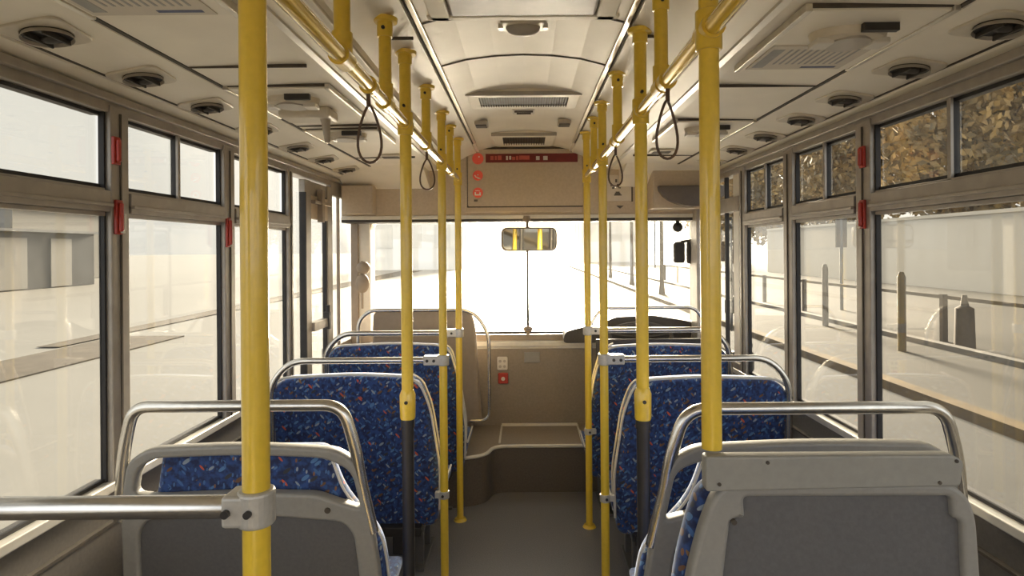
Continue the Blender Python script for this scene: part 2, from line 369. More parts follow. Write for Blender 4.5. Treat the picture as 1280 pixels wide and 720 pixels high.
# ceiling: folded profile (half) swept along the bus
prof = [(0, .690), (.10, .686), (.20, .674), (.293, .650), (.293, .640), (.312, .640), (.312, .632), (.37, .612), (.455, .572), (.46, .558), (.50, .552), (.555, .524), (.60, .520), (.925, .512), (.93, .520), (.938, .520), (.943, .508), (.985, .500), (1.125, .480), (1.128, .488), (1.136, .488), (1.14, .474)]
def ceil_profile():
    pr = [(-x, CH+z) for x, z in reversed(prof[1:])] + [(x, CH+z) for x, z in prof]
    return [(WL, CH+.455), (WL, CH+.462)]+pr+[(WR, CH+.462), (WR, CH+.455)] if False else [(WL, CH+.455)]+pr+[(WR, CH+.455)]
pr = ceil_profile()
poly = pr + [(WR, 2.32), (WL, 2.32)]
m = MB(); n = len(pr)
m.add([(x, Y0, z) for x, z in pr]+[(x, Y1, z) for x, z in pr], [(i, i+1, n+i+1, n+i) for i in range(n-1)])
m.add([(WL, Y0, pr[0][1]), (WL, Y1, pr[0][1]), (WL, Y1, 2.32), (WL, Y0, 2.32), (WR, Y0, 2.32), (WR, Y1, 2.32), (WR, Y1, pr[-1][1]), (WR, Y0, pr[-1][1])],
      [(0, 1, 2, 3), (3, 2, 5, 4), (4, 5, 6, 7)])
struct(m.build('ceiling', M['ceiling']))
# aluminium strips, dark joints
def zc(x):   # ceiling height at x
    x = abs(x)
    for (a, za), (b_, zb) in zip(prof[:-1], prof[1:]):
        if a <= x <= b_ and b_ > a: return CH+za+(zb-za)*(x-a)/(b_-a)
    return CH+prof[-1][1]
for s in (-1, 1):
    struct(MB().box((s*.287, .9, CH+.636), (s*.303, 3.6, CH+.645)).build('trim_%d' % k, M['alu'], bevel=.002)); k += 1
    struct(MB().box((s*.3045, .9, CH+.634), (s*.3085, 3.6, CH+.6435)).build('trim_%d' % k, M['groove'])); k += 1
    m = MB().add([(s*.548, Y0, CH+.520), (s*.562, Y0, CH+.514), (s*.562, 3.9, CH+.514), (s*.548, 3.9, CH+.520), (s*.548, Y0, CH+.530), (s*.562, Y0, CH+.525), (s*.562, 3.9, CH+.525), (s*.548, 3.9, CH+.530)],
                 [(0,1,2,3),(4,5,6,7),(0,1,5,4),(1,2,6,5),(2,3,7,6),(3,0,4,7)])
    struct(m.build('trim_%d' % k, M['nosing'])); k += 1
    struct(MB().box((s*.928, Y0, CH+.5105), (s*.941, 3.95, CH+.5185)).build('trim_%d' % k, M['groove'])); k += 1
    struct(MB().box((s*1.127, Y0, CH+.479), (s*1.137, 3.95, CH+.487)).build('trim_%d' % k, M['groove'])); k += 1
    struct(MB().box((s*.46, Y0, CH+.548), (s*.478, 3.8, CH+.566)).build('trim_%d' % k, M['ceil_trim'], bevel=.003)); k += 1
for y in (1.72, 2.12):      # transverse joints following the arch
    m = MB(); xs = [i/10*.29 for i in range(-10, 11)]
    for a, b_ in zip(xs[:-1], xs[1:]):
        za, zb = zc(a), zc(b_)
        m.add([(a, y-.004, za-.003), (b_, y-.004, zb-.003), (b_, y+.004, zb-.003), (a, y+.004, za-.003), (a, y-.004, za+.004), (b_, y-.004, zb+.004), (b_, y+.004, zb+.004), (a, y+.004, za+.004)],
              [(0,1,2,3),(4,5,6,7),(0,1,5,4),(1,2,6,5),(2,3,7,6),(3,0,4,7)])
    struct(m.build('trim_%d' % k, M['groove'])); k += 1
for s in (-1, 1):
    for y in (1.66, 2.45, 3.3) if s < 0 else (1.9, 2.5, 3.3):
        struct(MB().box((s*.60, y-.003, CH+.509), (s*.925, y+.003, CH+.518)).build('trim_%d' % k, M['groove'])); k += 1
    struct(MB().box((s*.315, 1.716, CH+.604), (s*.45, 1.722, CH+.612)).xf(Matrix.Identity(4)).build('trim_%d' % k, M['groove'])); k += 1

# front header, windscreen surround, front lower panel
HB = 1.695; YH = 3.93
m = MB()
m.box((WL, YH, HB+.012), (WR, YH+.19, CH+.74)).box((-.39, YH-.012, HB+.03), (.375, YH+.1, CH+.66)).box((-.39, YH, CH+.5), (.39, YH+.19, CH+.70))
m.box((-1.17, YH-.10, CH+.235), (-.97, YH+.01, CH+.42)).box((.80, YH-.2, CH+.25), (WR, YH+.01, CH+.50))
struct(m.build('wall_front', M['header'], bevel=.006))
for s in (-1, 1):      # ceiling sides dip towards the header
    W = abs(WL if s < 0 else WR); xs = sorted((s*.62, s*W)); m = MB()
    yz = [(3.60, CH+.522), (3.78, CH+.47), (3.95, CH+.395), (3.95, CH+.62), (3.60, CH+.62)]
    m.add([(xs[0], y, z) for y, z in yz]+[(xs[1], y, z) for y, z in yz], [tuple(range(5)), tuple(reversed(range(5, 10)))]+[(i, 5+i, 5+(i+1) % 5, (i+1) % 5) for i in range(5)])
    struct(m.build('trim_%d' % k, M['ceiling'])); k += 1
struct(MB().box((WL, YH-.01, HB-.012), (WR, YH+.19, HB+.013)).build('trim_%d' % k, M['nosing'], bevel=.004)); k += 1
struct(MB().box((WL, YH+.0, HB-.030), (WR, YH+.19, HB-.012)).build('trim_%d' % k, M['dash'])); k += 1
FP = 4.08; FT = 0.868
ws = MB().box((WL, FP+.04, FT-.02), (WR, FP+.20, FT+.03))
ws.box((WL+.008, FP+.03, .3), (-1.145, FP+.20, 1.80)).box((1.175, FP+.03, .3), (WR+.06, FP+.20, 1.80))
for cx, sg in ((-1.065, 1), (1.175, -1)):      # rounded upper corners
    ws.prism_y([(cx, HB)]+[(cx+sg*.07*(1-math.sin(t*math.pi/16)), HB-.07*(1-math.cos(t*math.pi/16))) for t in range(9)], FP+.06, FP+.18)
wroot = struct(ws.build('window_%d' % wn, M['taupe'])); wn += 1
MB().box((-1.146, FP+.05, .3), (-1.065, FP+.19, 1.80)).build('pillar_lining', M['nosing'], wroot, bevel=.006)
MB().box((-1.08, FP+.11, FT), (1.18, FP+.116, HB)).build('windscreen_pane', M['wglass'], wroot)
MB().box((-1.08, FP+.10, FT+.028), (1.18, FP+.13, FT+.042)).build('windscreen_seal', M['seal'], wroot)
struct(MB().box((-1.06, FP, PH+.004), (1.12, FP+.04, FT-.045)).box((WL, FP+.04, 0), (WR, FP+.3, FT-.02)).build('wall_front_lower', M['frontpanel']))
struct(MB().box((-1.06, FP-.02, FT-.045), (1.12, FP+.06, FT-.012)).box((-1.06, FP-.008, FT-.062), (1.12, FP+.01, FT-.044)).build('trim_%d' % k, M['nosing'], bevel=.005)); k += 1

# passenger door on the left and the front side windows
d = struct(MB().box((WL-.016, 3.23, .03), (WL+.02, 3.32, 1.87)).box((WL-.016, 3.60, .03), (WL+.02, 3.685, 1.87)).box((WL-.016, 3.32, 1.79), (WL+.01, 3.60, 1.87)).box((WL-.016, 3.32, .03), (WL+.01, 3.60, .25)).build('door_1', M['frame'], bevel=.004))
MB().box((WL-.01, 3.585, .25), (WL+.012, 3.60, 1.80)).box((WL-.01, 3.225, .25), (WL+.024, 3.235, 1.8)).build('door_seal', M['seal'], d)
MB().box((WL-.006, 3.30, .25), (WL-.002, 3.60, 1.80)).build('door_pane', M['glass'], d)
MB().box((WL, 3.32, 1.035), (WL+.035, 3.60, 1.085)).build('cross_bar', M['frame'], d, bevel=.004)
MB().box((WL, 3.32, 1.66), (WL+.02, 3.60, 1.79)).build('mechanism_cover', M['header'], d, bevel=.004)
MB().box((WL+.018, 3.42, 1.645), (WL+.05, 3.46, 1.83)).box((WL+.018, 3.32, 1.745), (WL+.045, 3.60, 1.765)).build('opening_arm', M['taupe'], d, bevel=.003)
MB().cyl((WL+.03, 3.56, 1.10), (WL+.03, 3.56, 1.16), .012).box((WL+.01, 3.54, 1.02), (WL+.045, 3.57, 1.12)).build('door_latch', M['black'], d)
struct(MB().box((WL-.05, 3.07, .0), (WL, 3.23, .82)).build('trim_%d' % k, M['wall'], bevel=.003)); k += 1
w_ = struct(MB().box((WL-.016, 3.68, GT-.06), (WL+.015, 4.13, GT)).box((WL-.05, 3.68, 0), (WL+.005, 4.13, .88)).build('window_%d' % wn, M['frame'])); wn += 1
MB().box((WL-.006, 3.07, .82), (WL-.002, 3.23, GT-.02)).box((WL-.006, 3.68, .88), (WL-.002, 4.13, GT-.05)).build('quarter_pane', M['glass'], w_)
MB().box((WL-.006, 3.84, .88), (WL+.012, 3.855, GT-.05)).build('quarter_post', M['taupe'], w_, bevel=.003)
w_ = struct(MB().box((WR-.02, 3.20, 1.68), (WR+.04, 4.1, 1.76)).box((WR-.02, 3.20, SILL), (WR+.04, 4.1, SILL+.06)).build('window_%d' % wn, M['frame'], bevel=.003)); wn += 1
MB().box((WR+.02, 3.20, SILL+.05), (WR+.024, 4.1, 1.7)).box((WR+.02, 3.2, 1.74), (WR+.024, 4.1, GT)).build('driver_pane', M['glass'], w_)
MB().box((WR-.008, 3.435, SILL), (WR+.012, 3.455, GT)).build('sliding_stile', M['seal'], w_)
MB().box((WR-.002, 3.245, SILL), (WR+.016, 3.33, GT)).build('pale_stile', M['nosing'], w_, bevel=.003)
w2 = MB().box((WR-.06, 3.84, SILL), (WR+.05, 3.98, GT)); w2.build('front_post', M['frame'], w_, bevel=.005)

# ------------------------------------------------------------------ seats
Zax = Vector((0, 0, 1))
def tilt(y, z, deg): return Matrix.Translation((0, y, z)) @ Matrix.Rotation(R(deg), 4, 'X') @ Matrix.Translation((0, -y, -z))
def clamp(name, c, s, parent, reach=.085, r=.026, screws=True):
    """steel clamp round a pole, lugs towards the bar (direction s along x)"""
    m = MB().cyl((c[0], c[1], c[2]-.024), (c[0], c[1], c[2]+.024), r, 24)
    m.box((c[0], c[1]-.022, c[2]-.021), (c[0]+s*reach, c[1]+.022, c[2]+.021))
    o = m.build(name, M['shell'] if False else M['clampm'], parent, bevel=.005)
    if not screws: return o
    b_ = MB()
    for q in (0.45, 0.8): b_.cyl((c[0]+s*reach*q, c[1]-.028, c[2]), (c[0]+s*reach*q, c[1]-.02, c[2]), .0065, 12)
    b_.build('clamp_screw', M['black'], o)
    return o
M['clampm'] = mat('cast_clamp', (0.50, 0.48, 0.43), 0.4, 0.3, noise=0.08, nscale=120)

def fabric_bench(s, Z, xin, xout, pole, label, railz, extra=0):
    """rows 2,3: both faces of the back upholstered; s=-1 left, +1 right; x measured in the bus"""
    root = thing('bus_bench_seat', label, 'seat', (s*xin, Z, 0), 'upholstered bench seats along the aisle')
    w_ = abs(xout)-abs(xin)
    X = lambda u: s*u
    T = tilt(0, .45, 7)
    top = .922 if not extra else .958
    ol = [(X(.02), .22), (X(.012), .50), (X(.045), .78), (X(.085), top-.03), (X(.14), top-.005), (X(w_*.5), top+.008), (X(w_-.06), top-.005), (X(w_-.005), top-.05), (X(w_), .22)]
    back = plate('seat_back', [rpoly(ol, [.05, .2, .1, .05, .04, .2, .04, .05, .03])], .085, .022, M['fabric'], root, T)
    pts = [(X(.0), 0, .30), (X(-.008), 0, .50), (X(.03), 0, .78), (X(.072), 0, top-.028), (X(.14), 0, top+.004), (X(w_*.5), 0, top+.014), (X(w_-.06), 0, top+.002), (X(w_), 0, top-.05)]
    pts = [(p[0]+X(.012), p[1]+.012, p[2]) for p in pts]
    MB().tube(arc(pts, .05), .006, 8).xf(T).build('piping', M['piping'], back, smooth=True)
    pts2 = [(p[0], p[1]+.062, p[2]) for p in pts[:5]]
    MB().tube(arc(pts2, .05), .0045, 8).xf(T).build('piping', M['piping'], back, smooth=True)
    cu = [(X(-.01), .385), (X(.035), .235), (X(.08), .225), (X(w_), .23), (X(w_), .39), (X(w_*.5), .38)]
    cush = plate('seat_cushion', [rpoly(cu, [.035, .02, .03, .02, .03, .1])], .33, .018, M['fabric'], root, Matrix.Translation((0, .05, 0)))
    cp = [(X(.0), .06, .385), (X(.0), .36, .385)]
    MB().tube(cp, .005, 8).build('piping', M['piping'], cush, smooth=True)
    fr = MB().box((X(.09), .06, .18), (X(w_), .37, .225))
    for u in (.12, w_-.1): fr.box((X(u-.02), .10, .0), (X(u+.02), .14, .20)).box((X(u-.02), .30, .0), (X(u+.02), .34, .20)).box((X(u-.03), .06, 0), (X(u+.03), .38, .012))
    fr.build('seat_frame', M['panel'], root, bevel=.004)
    MB().box((X(.09), -.02, .20), (X(.30), .05, .24)).box((X(.14), .0, .11), (X(.22), .06, .20)).build('recline_bracket', M['black'], root, bevel=.004)
    px = pole-s*xin; pz = railz
    yy = POLEY[(s, Z)]-Z
    tp = arc([(px+s*.03, yy, pz), (X(w_-.09), yy, pz), (X(w_-.0), yy, pz-.10), (X(w_+.005), yy+.02, .55)], .09, 9)
    MB().tube(tp, .0145, 16).build('grab_rail', M['chrome'], root, smooth=True)
    clamp('rail_clamp', (px, yy, pz), s, root)
    return root

LX, RX = -.365, .333       # the two lines of grab poles
POLEY = {(-1, 2.70): 2.655, (-1, 3.36): 3.29, (1, 2.60): 2.55, (1, 3.26): 3.20}
fabric_bench(-1, 2.70, .385, 1.13, LX, 'blue flecked bench seat on the left, second from the camera, with white piping', P(553, 450, 2.655).z)
fabric_bench(-1, 3.36, .335, 1.10, LX, 'blue flecked bench seat on the left, in front of the plain taupe seat back', P(573, 416, 3.29).z, 1)
fabric_bench(1, 2.60, .375, 1.12, RX, 'blue flecked bench seat on the right, behind the near grey framed seats', P(757, 449, 2.55).z)
fabric_bench(1, 3.26, .325, 1.09, RX, 'blue flecked bench seat on the right, nearest the driver barrier', P(736, 413, 3.20).z, 1)

def shell_bench(s, Z, xin, xout, label, dz=0.0, cb=0.0):
    root = thing('framed_bench_seat', label, 'seat', (s*xin, Z, 0), 'grey framed bench seats nearest the camera')
    w_ = abs(xout)-abs(xin); X = lambda u: s*u*w_/.72
    T = Matrix.Translation((0, 0, dz)) @ tilt(0, .45, 5)
    # outer shell with the opening; u=0 aisle side
    ol = [(X(-.02), .28), (X(-.008), .60), (X(.02), .80), (X(.048), .915+cb), (X(.10), .955+cb), (X(.36), .972+cb*.8), (X(.62), .960+cb), (X(.675), .925+cb), (X(.70), .80), (X(.72), .28)]
    hole = [(X(.040), .790), (X(.062), .895+cb), (X(.13), .932+cb*.7), (X(.36), .943+cb*.5), (X(.60), .935+cb*.7), (X(.648), .905+cb), (X(.662), .835), (X(.60), .828), (X(.36), .838), (X(.16), .832), (X(.11), .812)]
    inner = [(X(.045), .30), (X(.05), .60), (X(.062), .72), (X(.09), .755), (X(.36), .780), (X(.63), .765), (X(.655), .73), (X(.672), .30)]
    shell = plate('seat_shell', [rpoly(ol, [.0, .1, .1, .05, .05, .2, .05, .05, .1, 0]), rpoly(hole, [.015, .03, .05, .1, .05, .03, .02, .05, .1, .05, .03]), rpoly(inner, [0, .1, .03, .04, .2, .05, .03, 0])], .036, .008, M['shell'], root, T)
    plate('back_panel', [rpoly([(u*1.0, v) for u, v in [(X(.040), .285), (X(.044), .60), (X(.056), .724), (X(.085), .761), (X(.36), .787), (X(.635), .771), (X(.661), .735), (X(.678), .285)]], [0, .1, .03, .04, .2, .05, .03, 0])], .02, .002, M['panel'], root, T @ Matrix.Translation((0, .012, 0)))
    for u, v in ((.13, .79), (.36, .81), (.60, .795)): MB().cyl((X(u), -.003, v), (X(u), .005, v), .008, 14).xf(T).build('shell_screw', M['groove'], shell)
    # upholstery: pad seen through the opening and as a rim beside the shell
    cu = [(X(-.025), .35), (X(-.018), .60), (X(.00), .70), (X(.105), .82), (X(.14), .945), (X(.60), .945), (X(.625), .82), (X(.66), .70), (X(.70), .35)]
    pad = plate('seat_back_pad', [rpoly(cu, [.02, .1, .05, .08, .03, .03, .05, .1, .02])], .05, .015, M['fabric'], root, T @ Matrix.Translation((0, .040, 0)))
    pts = [(X(-.028), .045, .36), (X(-.02), .045, .60), (X(-.005), .045, .70), (X(.10), .045, .82), (X(.134), .045, .93)]
    MB().tube(arc(pts, .04), .0035, 8).xf(T).build('piping', M['piping'], pad, smooth=True)
    cu2 = [(X(.03), .40), (X(.06), .30), (X(.70), .30), (X(.70), .41), (X(.35), .40)]
    plate('seat_cushion', [rpoly(cu2, [.03, .03, .02, .03, .1])], .42, .018, M['fabric'], root, Matrix.Translation((0, .085, dz)))
    fr = MB().box((X(.04), .06, .25+dz), (X(.70), .46, .30+dz))
    for u in (.10, .62): fr.box((X(u-.02), .10, 0), (X(u+.02), .14, .26+dz)).box((X(u-.02), .36, 0), (X(u+.02), .40, .26+dz)).box((X(u-.03), .06, 0), (X(u+.03), .44, .012))
    fr.build('seat_frame', M['panel'], root, bevel=.004)
    tp = [(X(.012), .016, .72), (X(.042), .016, .87), (X(.052), .016, .95), (X(.085), .016, 1.072), (X(.19), .016, 1.072), (X(.56), .016, 1.072), (X(.655), .016, 1.072), (X(.69), .016, .95), (X(.712), .016, .76)]
    MB().tube(arc(tp, .085, 9), .0155, 18).xf(T).build('grab_rail', M['chrome'], root, smooth=True)
    return root
shell_bench(-1, 1.63, .405, 1.105, 'grey framed bench seat on the left with a blue patch in its back opening')
shell_bench(1, 1.52, .300, 1.105, 'grey framed bench seat on the right, behind the painted board, with steel grab loop', dz=.012, cb=.024)

# nearest seat on the right: plain grey back carrying a painted board
root = thing('single_seat', 'plain dark grey seat back at the lower right under the painted board', 'seat', (.36, 1.05, 0))
q = lambda px, py, Z=1.05: (P(px, py, Z).x-.36, P(px, py, Z).z)
ol = [(-.11, .45), q(858, 735), q(878, 660), q(893, 622), q(908, 607), q(1190, 605), q(1213, 622), q(1222, 650), q(1228, 735), (.45, .45)]
inn = [(-.05, .47), q(905, 720), q(914, 650), q(932, 648), q(930, 622), q(1190, 621), q(1192, 648), q(1203, 652), q(1206, 720), (.415, .47)]
sh = plate('seat_shell', [rpoly(ol, [.03, .1, .05, .02, .02, .02, .02, .03, .1, .03]), rpoly(inn, [.02, .1, .012, .006, .01, .01, .006, .012, .1, .02])], .034, .008, M['shell'], root)
plate('back_panel', [rpoly([(x*1.0+(-.008 if x < .15 else .008), z+(.008 if z > .8 else -.005)) for x, z in inn], .01)], .016, .002, M['panel'], root, Matrix.Translation((0, .012, 0)))
MB().cyl((q(917, 652)[0], -.004, q(917, 652)[1]), (q(917, 652)[0], .006, q(917, 652)[1]), .005, 10).build('shell_screw', M['groove'], sh)
fo = [(-.125, .50), (q(853, 735)[0], q(853, 735)[1]), q(872, 660), q(884, 628), q(905, 612), q(1188, 612), q(1210, 650), (.44, .50)]
plate('seat_back_pad', [rpoly(fo, [.03, .1, .05, .03, .03, .03, .05, .03])], .055, .015, M['fabric'], root, Matrix.Translation((0, .036, 0)))
plate('seat_cushion', [rpoly([(-.13, .50), (-.10, .39), (.42, .39), (.44, .50)], .03)], .36, .018, M['fabric'], root, Matrix.Translation((0, .09, 0)))
fr = MB().box((-.08, .06, .34), (.42, .42, .39))
for u in (-.03, .36): fr.box((u-.02, .10, 0), (u+.02, .14, .35)).box((u-.02, .34, 0), (u+.02, .38, .35))
fr.build('seat_frame', M['panel'], root, bevel=.004)
a, c = P(881, 570, 1.045), P(1199, 607, 1.045)
bo = plate('painted_board', [rpoly([(a.x, a.z), (a.x, c.z-.006), (c.x, c.z), (P(1203, 576, 1.045).x, P(1203, 576, 1.045).z), (P(1190, 569, 1.045).x, P(1190, 568, 1.045).z)], .008)], .028, .004, M['board'], loc=(0, 1.040, 0))
tag(bo, 'pale painted board fixed across the top of the nearest right seat, yellow pole on it', 'board')
for px, py in ((958, 577), (898, 604), (1172, 602), (1193, 575)): p = P(px, py, 1.045); MB().cyl((p.x, -.002, p.z), (p.x, .004, p.z), .0032, 10).build('board_screw', M['groove'], bo)

# taupe front left seat with tube frame on the platform
root = thing('tube_framed_seat_back', 'plain taupe seat back inside a bent tube frame, at the front left', 'seat', (-.60, 3.86, PH))
q = lambda px, py, Z=3.86: (P(px, py, Z).x+.60, P(px, py, Z).z-PH)
plate('seat_back', [rpoly([q(466, 388), q(588, 387), q(594, 410), q(602, 530), q(462, 530)], [.05, .05, .05, .02, .02])], .06, .015, M['taupe'], root)
tp = [(*q(448, 500), ), q(448, 402), q(462, 388), q(590, 387), q(611, 415), q(612, 525), q(588, 526)]
MB().tube(arc([(x, -.005, z) for x, z in tp], .12, 8), .0125, 14).build('tube_frame', M['chrome'], root, smooth=True)
MB().box((-.42, .07, .10), (.26, .20, .24)).box((-.40, .08, 0), (-.36, .18, .12)).box((.2, .08, 0), (.24, .18, .12)).build('seat_cushion', M['taupe'], root, bevel=.02)
# driver barrier on the right
root = thing('driver_barrier', 'bent tube barrier with a dark panel, right front behind the dashboard hump', 'barrier', (.75, 3.72, PH))
q = lambda px, py, Z=3.72: (P(px, py, Z).x-.75, P(px, py, Z).z-PH)
tp = [(q(738, 408)[0], .0), q(738, 405), q(752, 385), q(868, 384), q(880, 400), (q(880, 400)[0], 0)]
MB().tube(arc([(x, 0, z) for x, z in tp], .05, 6), .010, 12).build('tube_frame', M['chrome'], root, smooth=True)
MB().box((q(745, 420)[0], -.01, .02), (q(875, 420)[0], .01, q(745, 424)[1])).build('barrier_panel', M['dash'], root, bevel=.004)
# dashboard
def hump(px0, px1, pyb, pyt, Z): 
    n = 14; pts = []
    for i in range(n+1):
        t = i/n; pts.append((P(px0+(px1-px0)*t, 0, Z).x, P(640, pyb, Z).z+(P(640, pyt, Z).z-P(640, pyb, Z).z)*(math.sin(math.pi*t)**0.55)))
    return pts
m = MB().prism_y(rpoly([(P(700, 0, 4.0).x, FT-.01), (P(703, 0, 4.).x, P(740, 414, 4.).z), (P(722, 0, 4.).x, P(740, 409, 4.).z), (P(745, 0, 4.).x, P(760, 406, 4.).z), (P(765, 0, 4.).x, P(760, 396, 4.).z), (P(812, 0, 4).x, P(800, 394, 4.).z), (P(845, 0, 4).x, P(845, 399, 4.).z), (P(876, 0, 4).x, P(870, 405, 4.).z), (1.10, .92), (1.10, FT-.01)], .03), 3.98, 4.175)
da = m.build('dashboard', M['dash'], bevel=.012, org=(.75, 4.08, FT-.01)); tag(da, 'dark driver dashboard hump below the windscreen on the right', 'dashboard')
# steering wheel seen edge-on
root = thing('steering_wheel', 'dark steering wheel in front of the dashboard hump, mostly hidden by the seats', 'steering wheel', (.74, 3.865, P(0, 428, 3.9).z))
m = MB(); pts = []
for i in range(33):
    t = 2*math.pi*i/32; pts.append(Vector((math.cos(t)*.20, math.sin(t)*.055, math.sin(t)*.075+.010)))
m.tube(pts, .016, 10, cap=False).build('rim', M['dash'], root, smooth=True)
m = MB().cyl((0, -.005, 0), (0, .135, -.03), .03, 16)
for t in (0.2, 2.9, 4.7): m.tube([(0, 0, 0), (math.cos(t)*.20, math.sin(t)*.055, math.sin(t)*.075+.010)], .010, 8)
m.build('hub', M['dash'], root, smooth=True)
# driver's gear at the right window
root = thing('ticket_console', 'black rounded console by the right window beyond the seat rail', 'console', (P(935, 450, 3.45).x, 3.50, PH))
c = P(935, 445, 3.45)
MB().box((-.085, -.03, c.z-PH-.10), (.05, .05, c.z-PH+.02)).build('console_body', M['black'], root, bevel=.02)
MB().ball((0, 0, c.z-PH+.055), .045, 1, .8, .9).cyl((0, 0, c.z-PH), (0, 0, c.z-PH+.05), .03).build('console_knob', M['black'], root, smooth=True)
MB().cyl((0, .01, .0), (0, .01, c.z-PH-.09), .02).build('console_stand', M['black'], root, smooth=True)

# ------------------------------------------------------------------ grab poles, overhead rails
RZ = CH+.390
def zt(x): return zc(x)
def pole(x, y, label, z0=0.0, z1=None, black_to=None, flange=True, clampz=None, cs=1):
    zt_ = zc(x)-.001 if z1 is None else z1
    root = thing('grab_pole', label, 'pole', (x, y, z0), 'yellow grab poles beside the aisle')
    H = zt_-z0; r = .0178
    if black_to:
        b0 = black_to-z0
        MB().cyl((0, 0, b0), (0, 0, H-.012), r, 24).build('pole_tube', M['yellow'], root, smooth=True)
        so_ = MB().tube([(0, 0, b0-.085), (0, 0, b0-.08), (0, 0, b0-.01), (0, 0, b0+.005)], .024, 24, radii=[.0215, .0235, .0245, .0185]).build('pole_socket', M['yellow'], root, smooth=True)
        MB().cyl((0, -.0265, b0-.030), (0, -.018, b0-.030), .0055, 12).build('socket_screw', M['black'], so_)
        MB().cyl((0, 0, b0-.11), (0, 0, b0-.083), .021, 20).build('post_collar', M['black'], root, smooth=True)
        MB().cyl((0, 0, 0), (0, 0, b0-.085), .0185, 20).build('lower_post', M['black'], root, smooth=True)
    else:
        MB().cyl((0, 0, 0), (0, 0, H-.012), r, 24).build('pole_tube', M['yellow'], root, smooth=True)
        if z0 == 0: MB().cyl((0, 0, 0.0), (0, 0, .012), .036, 24, .028).build('floor_flange', M['yellow'], root, smooth=True)
    MB().tube([(0, 0, H-.040), (0, 0, H-.034), (0, 0, H-.012), (0, 0, H-.010), (0, 0, H)], .02, 24, radii=[.0205, .0215, .0215, .034, .036]).build('ceiling_flange', M['yellow'], root, smooth=True)
    t = RZ-z0   # tee fitting round the overhead rail
    te = MB().tube([(0, 0, t-.036), (0, 0, t-.034), (0, 0, t+.034), (0, 0, t+.036)], .023, 24, radii=[.0215, .0235, .0235, .0215])
    te.tube([(0, -.03, t), (0, .03, t)], .0215, 20); te = te.build('tee_fitting', M['yellow'], root, smooth=True)
    MB().cyl((0, -.0265, t+.052), (0, -.017, t+.052), .0045, 10).build('tee_screw', M['black'], te)
    return root
p = pole(LX, .81, 'thick yellow pole on the left nearest the camera, holding the horizontal steel bar')
pole(LX, 1.85, 'left yellow pole that ends in a socket on a black lower post', black_to=P(508, 489, 1.85).z)
p2 = pole(LX, 2.655, 'left yellow pole clamped to the rail of the second left bench')
p3 = pole(LX, 3.29, 'farthest left yellow pole standing on the aisle floor near the step')
pole(RX, 1.077, 'thick yellow pole on the right, ending on the painted board', z0=P(888, 568, 1.05).z+.002)
pole(RX, 1.71, 'right yellow pole that ends in a socket on a black lower post', black_to=P(802, 487, 1.71).z)
p6 = pole(RX, 2.55, 'right yellow pole clamped to the rail of the second right bench')
p7 = pole(RX, 3.20, 'farthest right yellow pole standing on the aisle floor near the step')
def small_clamp(parent, z, s):
    o = MB().cyl((0, 0, z-.016), (0, 0, z+.016), .0225, 20).box((0, -.014, z-.013), (s*.04, .014, z+.013)).build('seat_clamp', M['clampm'], parent, bevel=.003)
    MB().cyl((s*.004, -.026, z), (s*.004, -.02, z), .006, 10).build('clamp_screw', M['black'], o)
small_clamp(p2, P(553, 618, 2.655).z, -1); small_clamp(p6, P(754, 622, 2.55).z, 1); small_clamp(p7, P(734, 539, 3.2).z, 1)
for x, y0, y1, lab, stubs in ((LX, .35, 3.285, 'yellow overhead handrail running along the left of the aisle', (1.21, 1.585, 2.24, 2.95)), (RX, .35, 3.195, 'yellow overhead handrail running along the right of the aisle', (1.45, 2.13, 2.85))):
    root = thing('overhead_handrail', lab, 'handrail', (x, y0, RZ), 'overhead handrails')
    MB().cyl((0, 0, 0), (0, y1-y0, 0), .0165, 24).build('rail_tube', M['yrail'], root, smooth=True)
    for ys in stubs:
        H = zc(x)-.001-RZ; yy = ys-y0
        st = MB().cyl((0, yy, .0), (0, yy, H-.012), .0165, 20).build('drop_post', M['yellow'], root, smooth=True)
        MB().tube([(0, yy, H-.05), (0, yy, H-.046), (0, yy, H-.012), (0, yy, H-.010), (0, yy, H)], .02, 20, radii=[.0195, .0205, .0205, .032, .034]).build('ceiling_flange', M['yellow'], st, smooth=True)
        MB().tube([(0, yy-.026, 0), (0, yy+.026, 0)], .0215, 20).cyl((0, yy, 0), (0, yy, .05), .0205, 20).build('tee_fitting', M['yellow'], st, smooth=True)
        MB().cyl((0, yy-.024, H-.03), (0, yy-.018, H-.03), .005, 10).build('flange_screw', M['black'], st)
def strap(x, y, label, h=.135, w_=.031, col='brown'):
    root = thing('hanging_strap', label, 'hanging strap', (x, y, RZ-.0165), 'looped hanging straps on the handrails')
    pts = []
    for i in range(29):
        t = 2*math.pi*i/28; f = (1-math.cos(t))/2
        pts.append((math.sin(t)*w_*(0.35+.65*f)*(1.15), .25*math.sin(t)*w_, -.03-f*h))
    MB().tube(pts, .0032, 8, cap=False).build('strap_loop', M[col], root, smooth=True)
    MB().tube([(0, -.008, .017+.019), (.0, -.008, -.004), (0, -.008, -.035)], .005, 8).build('strap_neck', M[col], root, smooth=True)
    MB().cyl((0, -.014, .0165), (0, .014, .0165), .0215, 20).build('strap_clip', M['yellow'], root, smooth=True)
strap(LX, 1.42, 'brown looped strap hanging from the left handrail, nearest the camera')
strap(RX, 1.395, 'brown looped strap hanging from the right handrail, nearest the camera')
strap(LX, 2.26, 'small looped strap farther along the left handrail', .115)
strap(RX, 2.19, 'small looped strap farther along the right handrail, before the wall notice', .115)
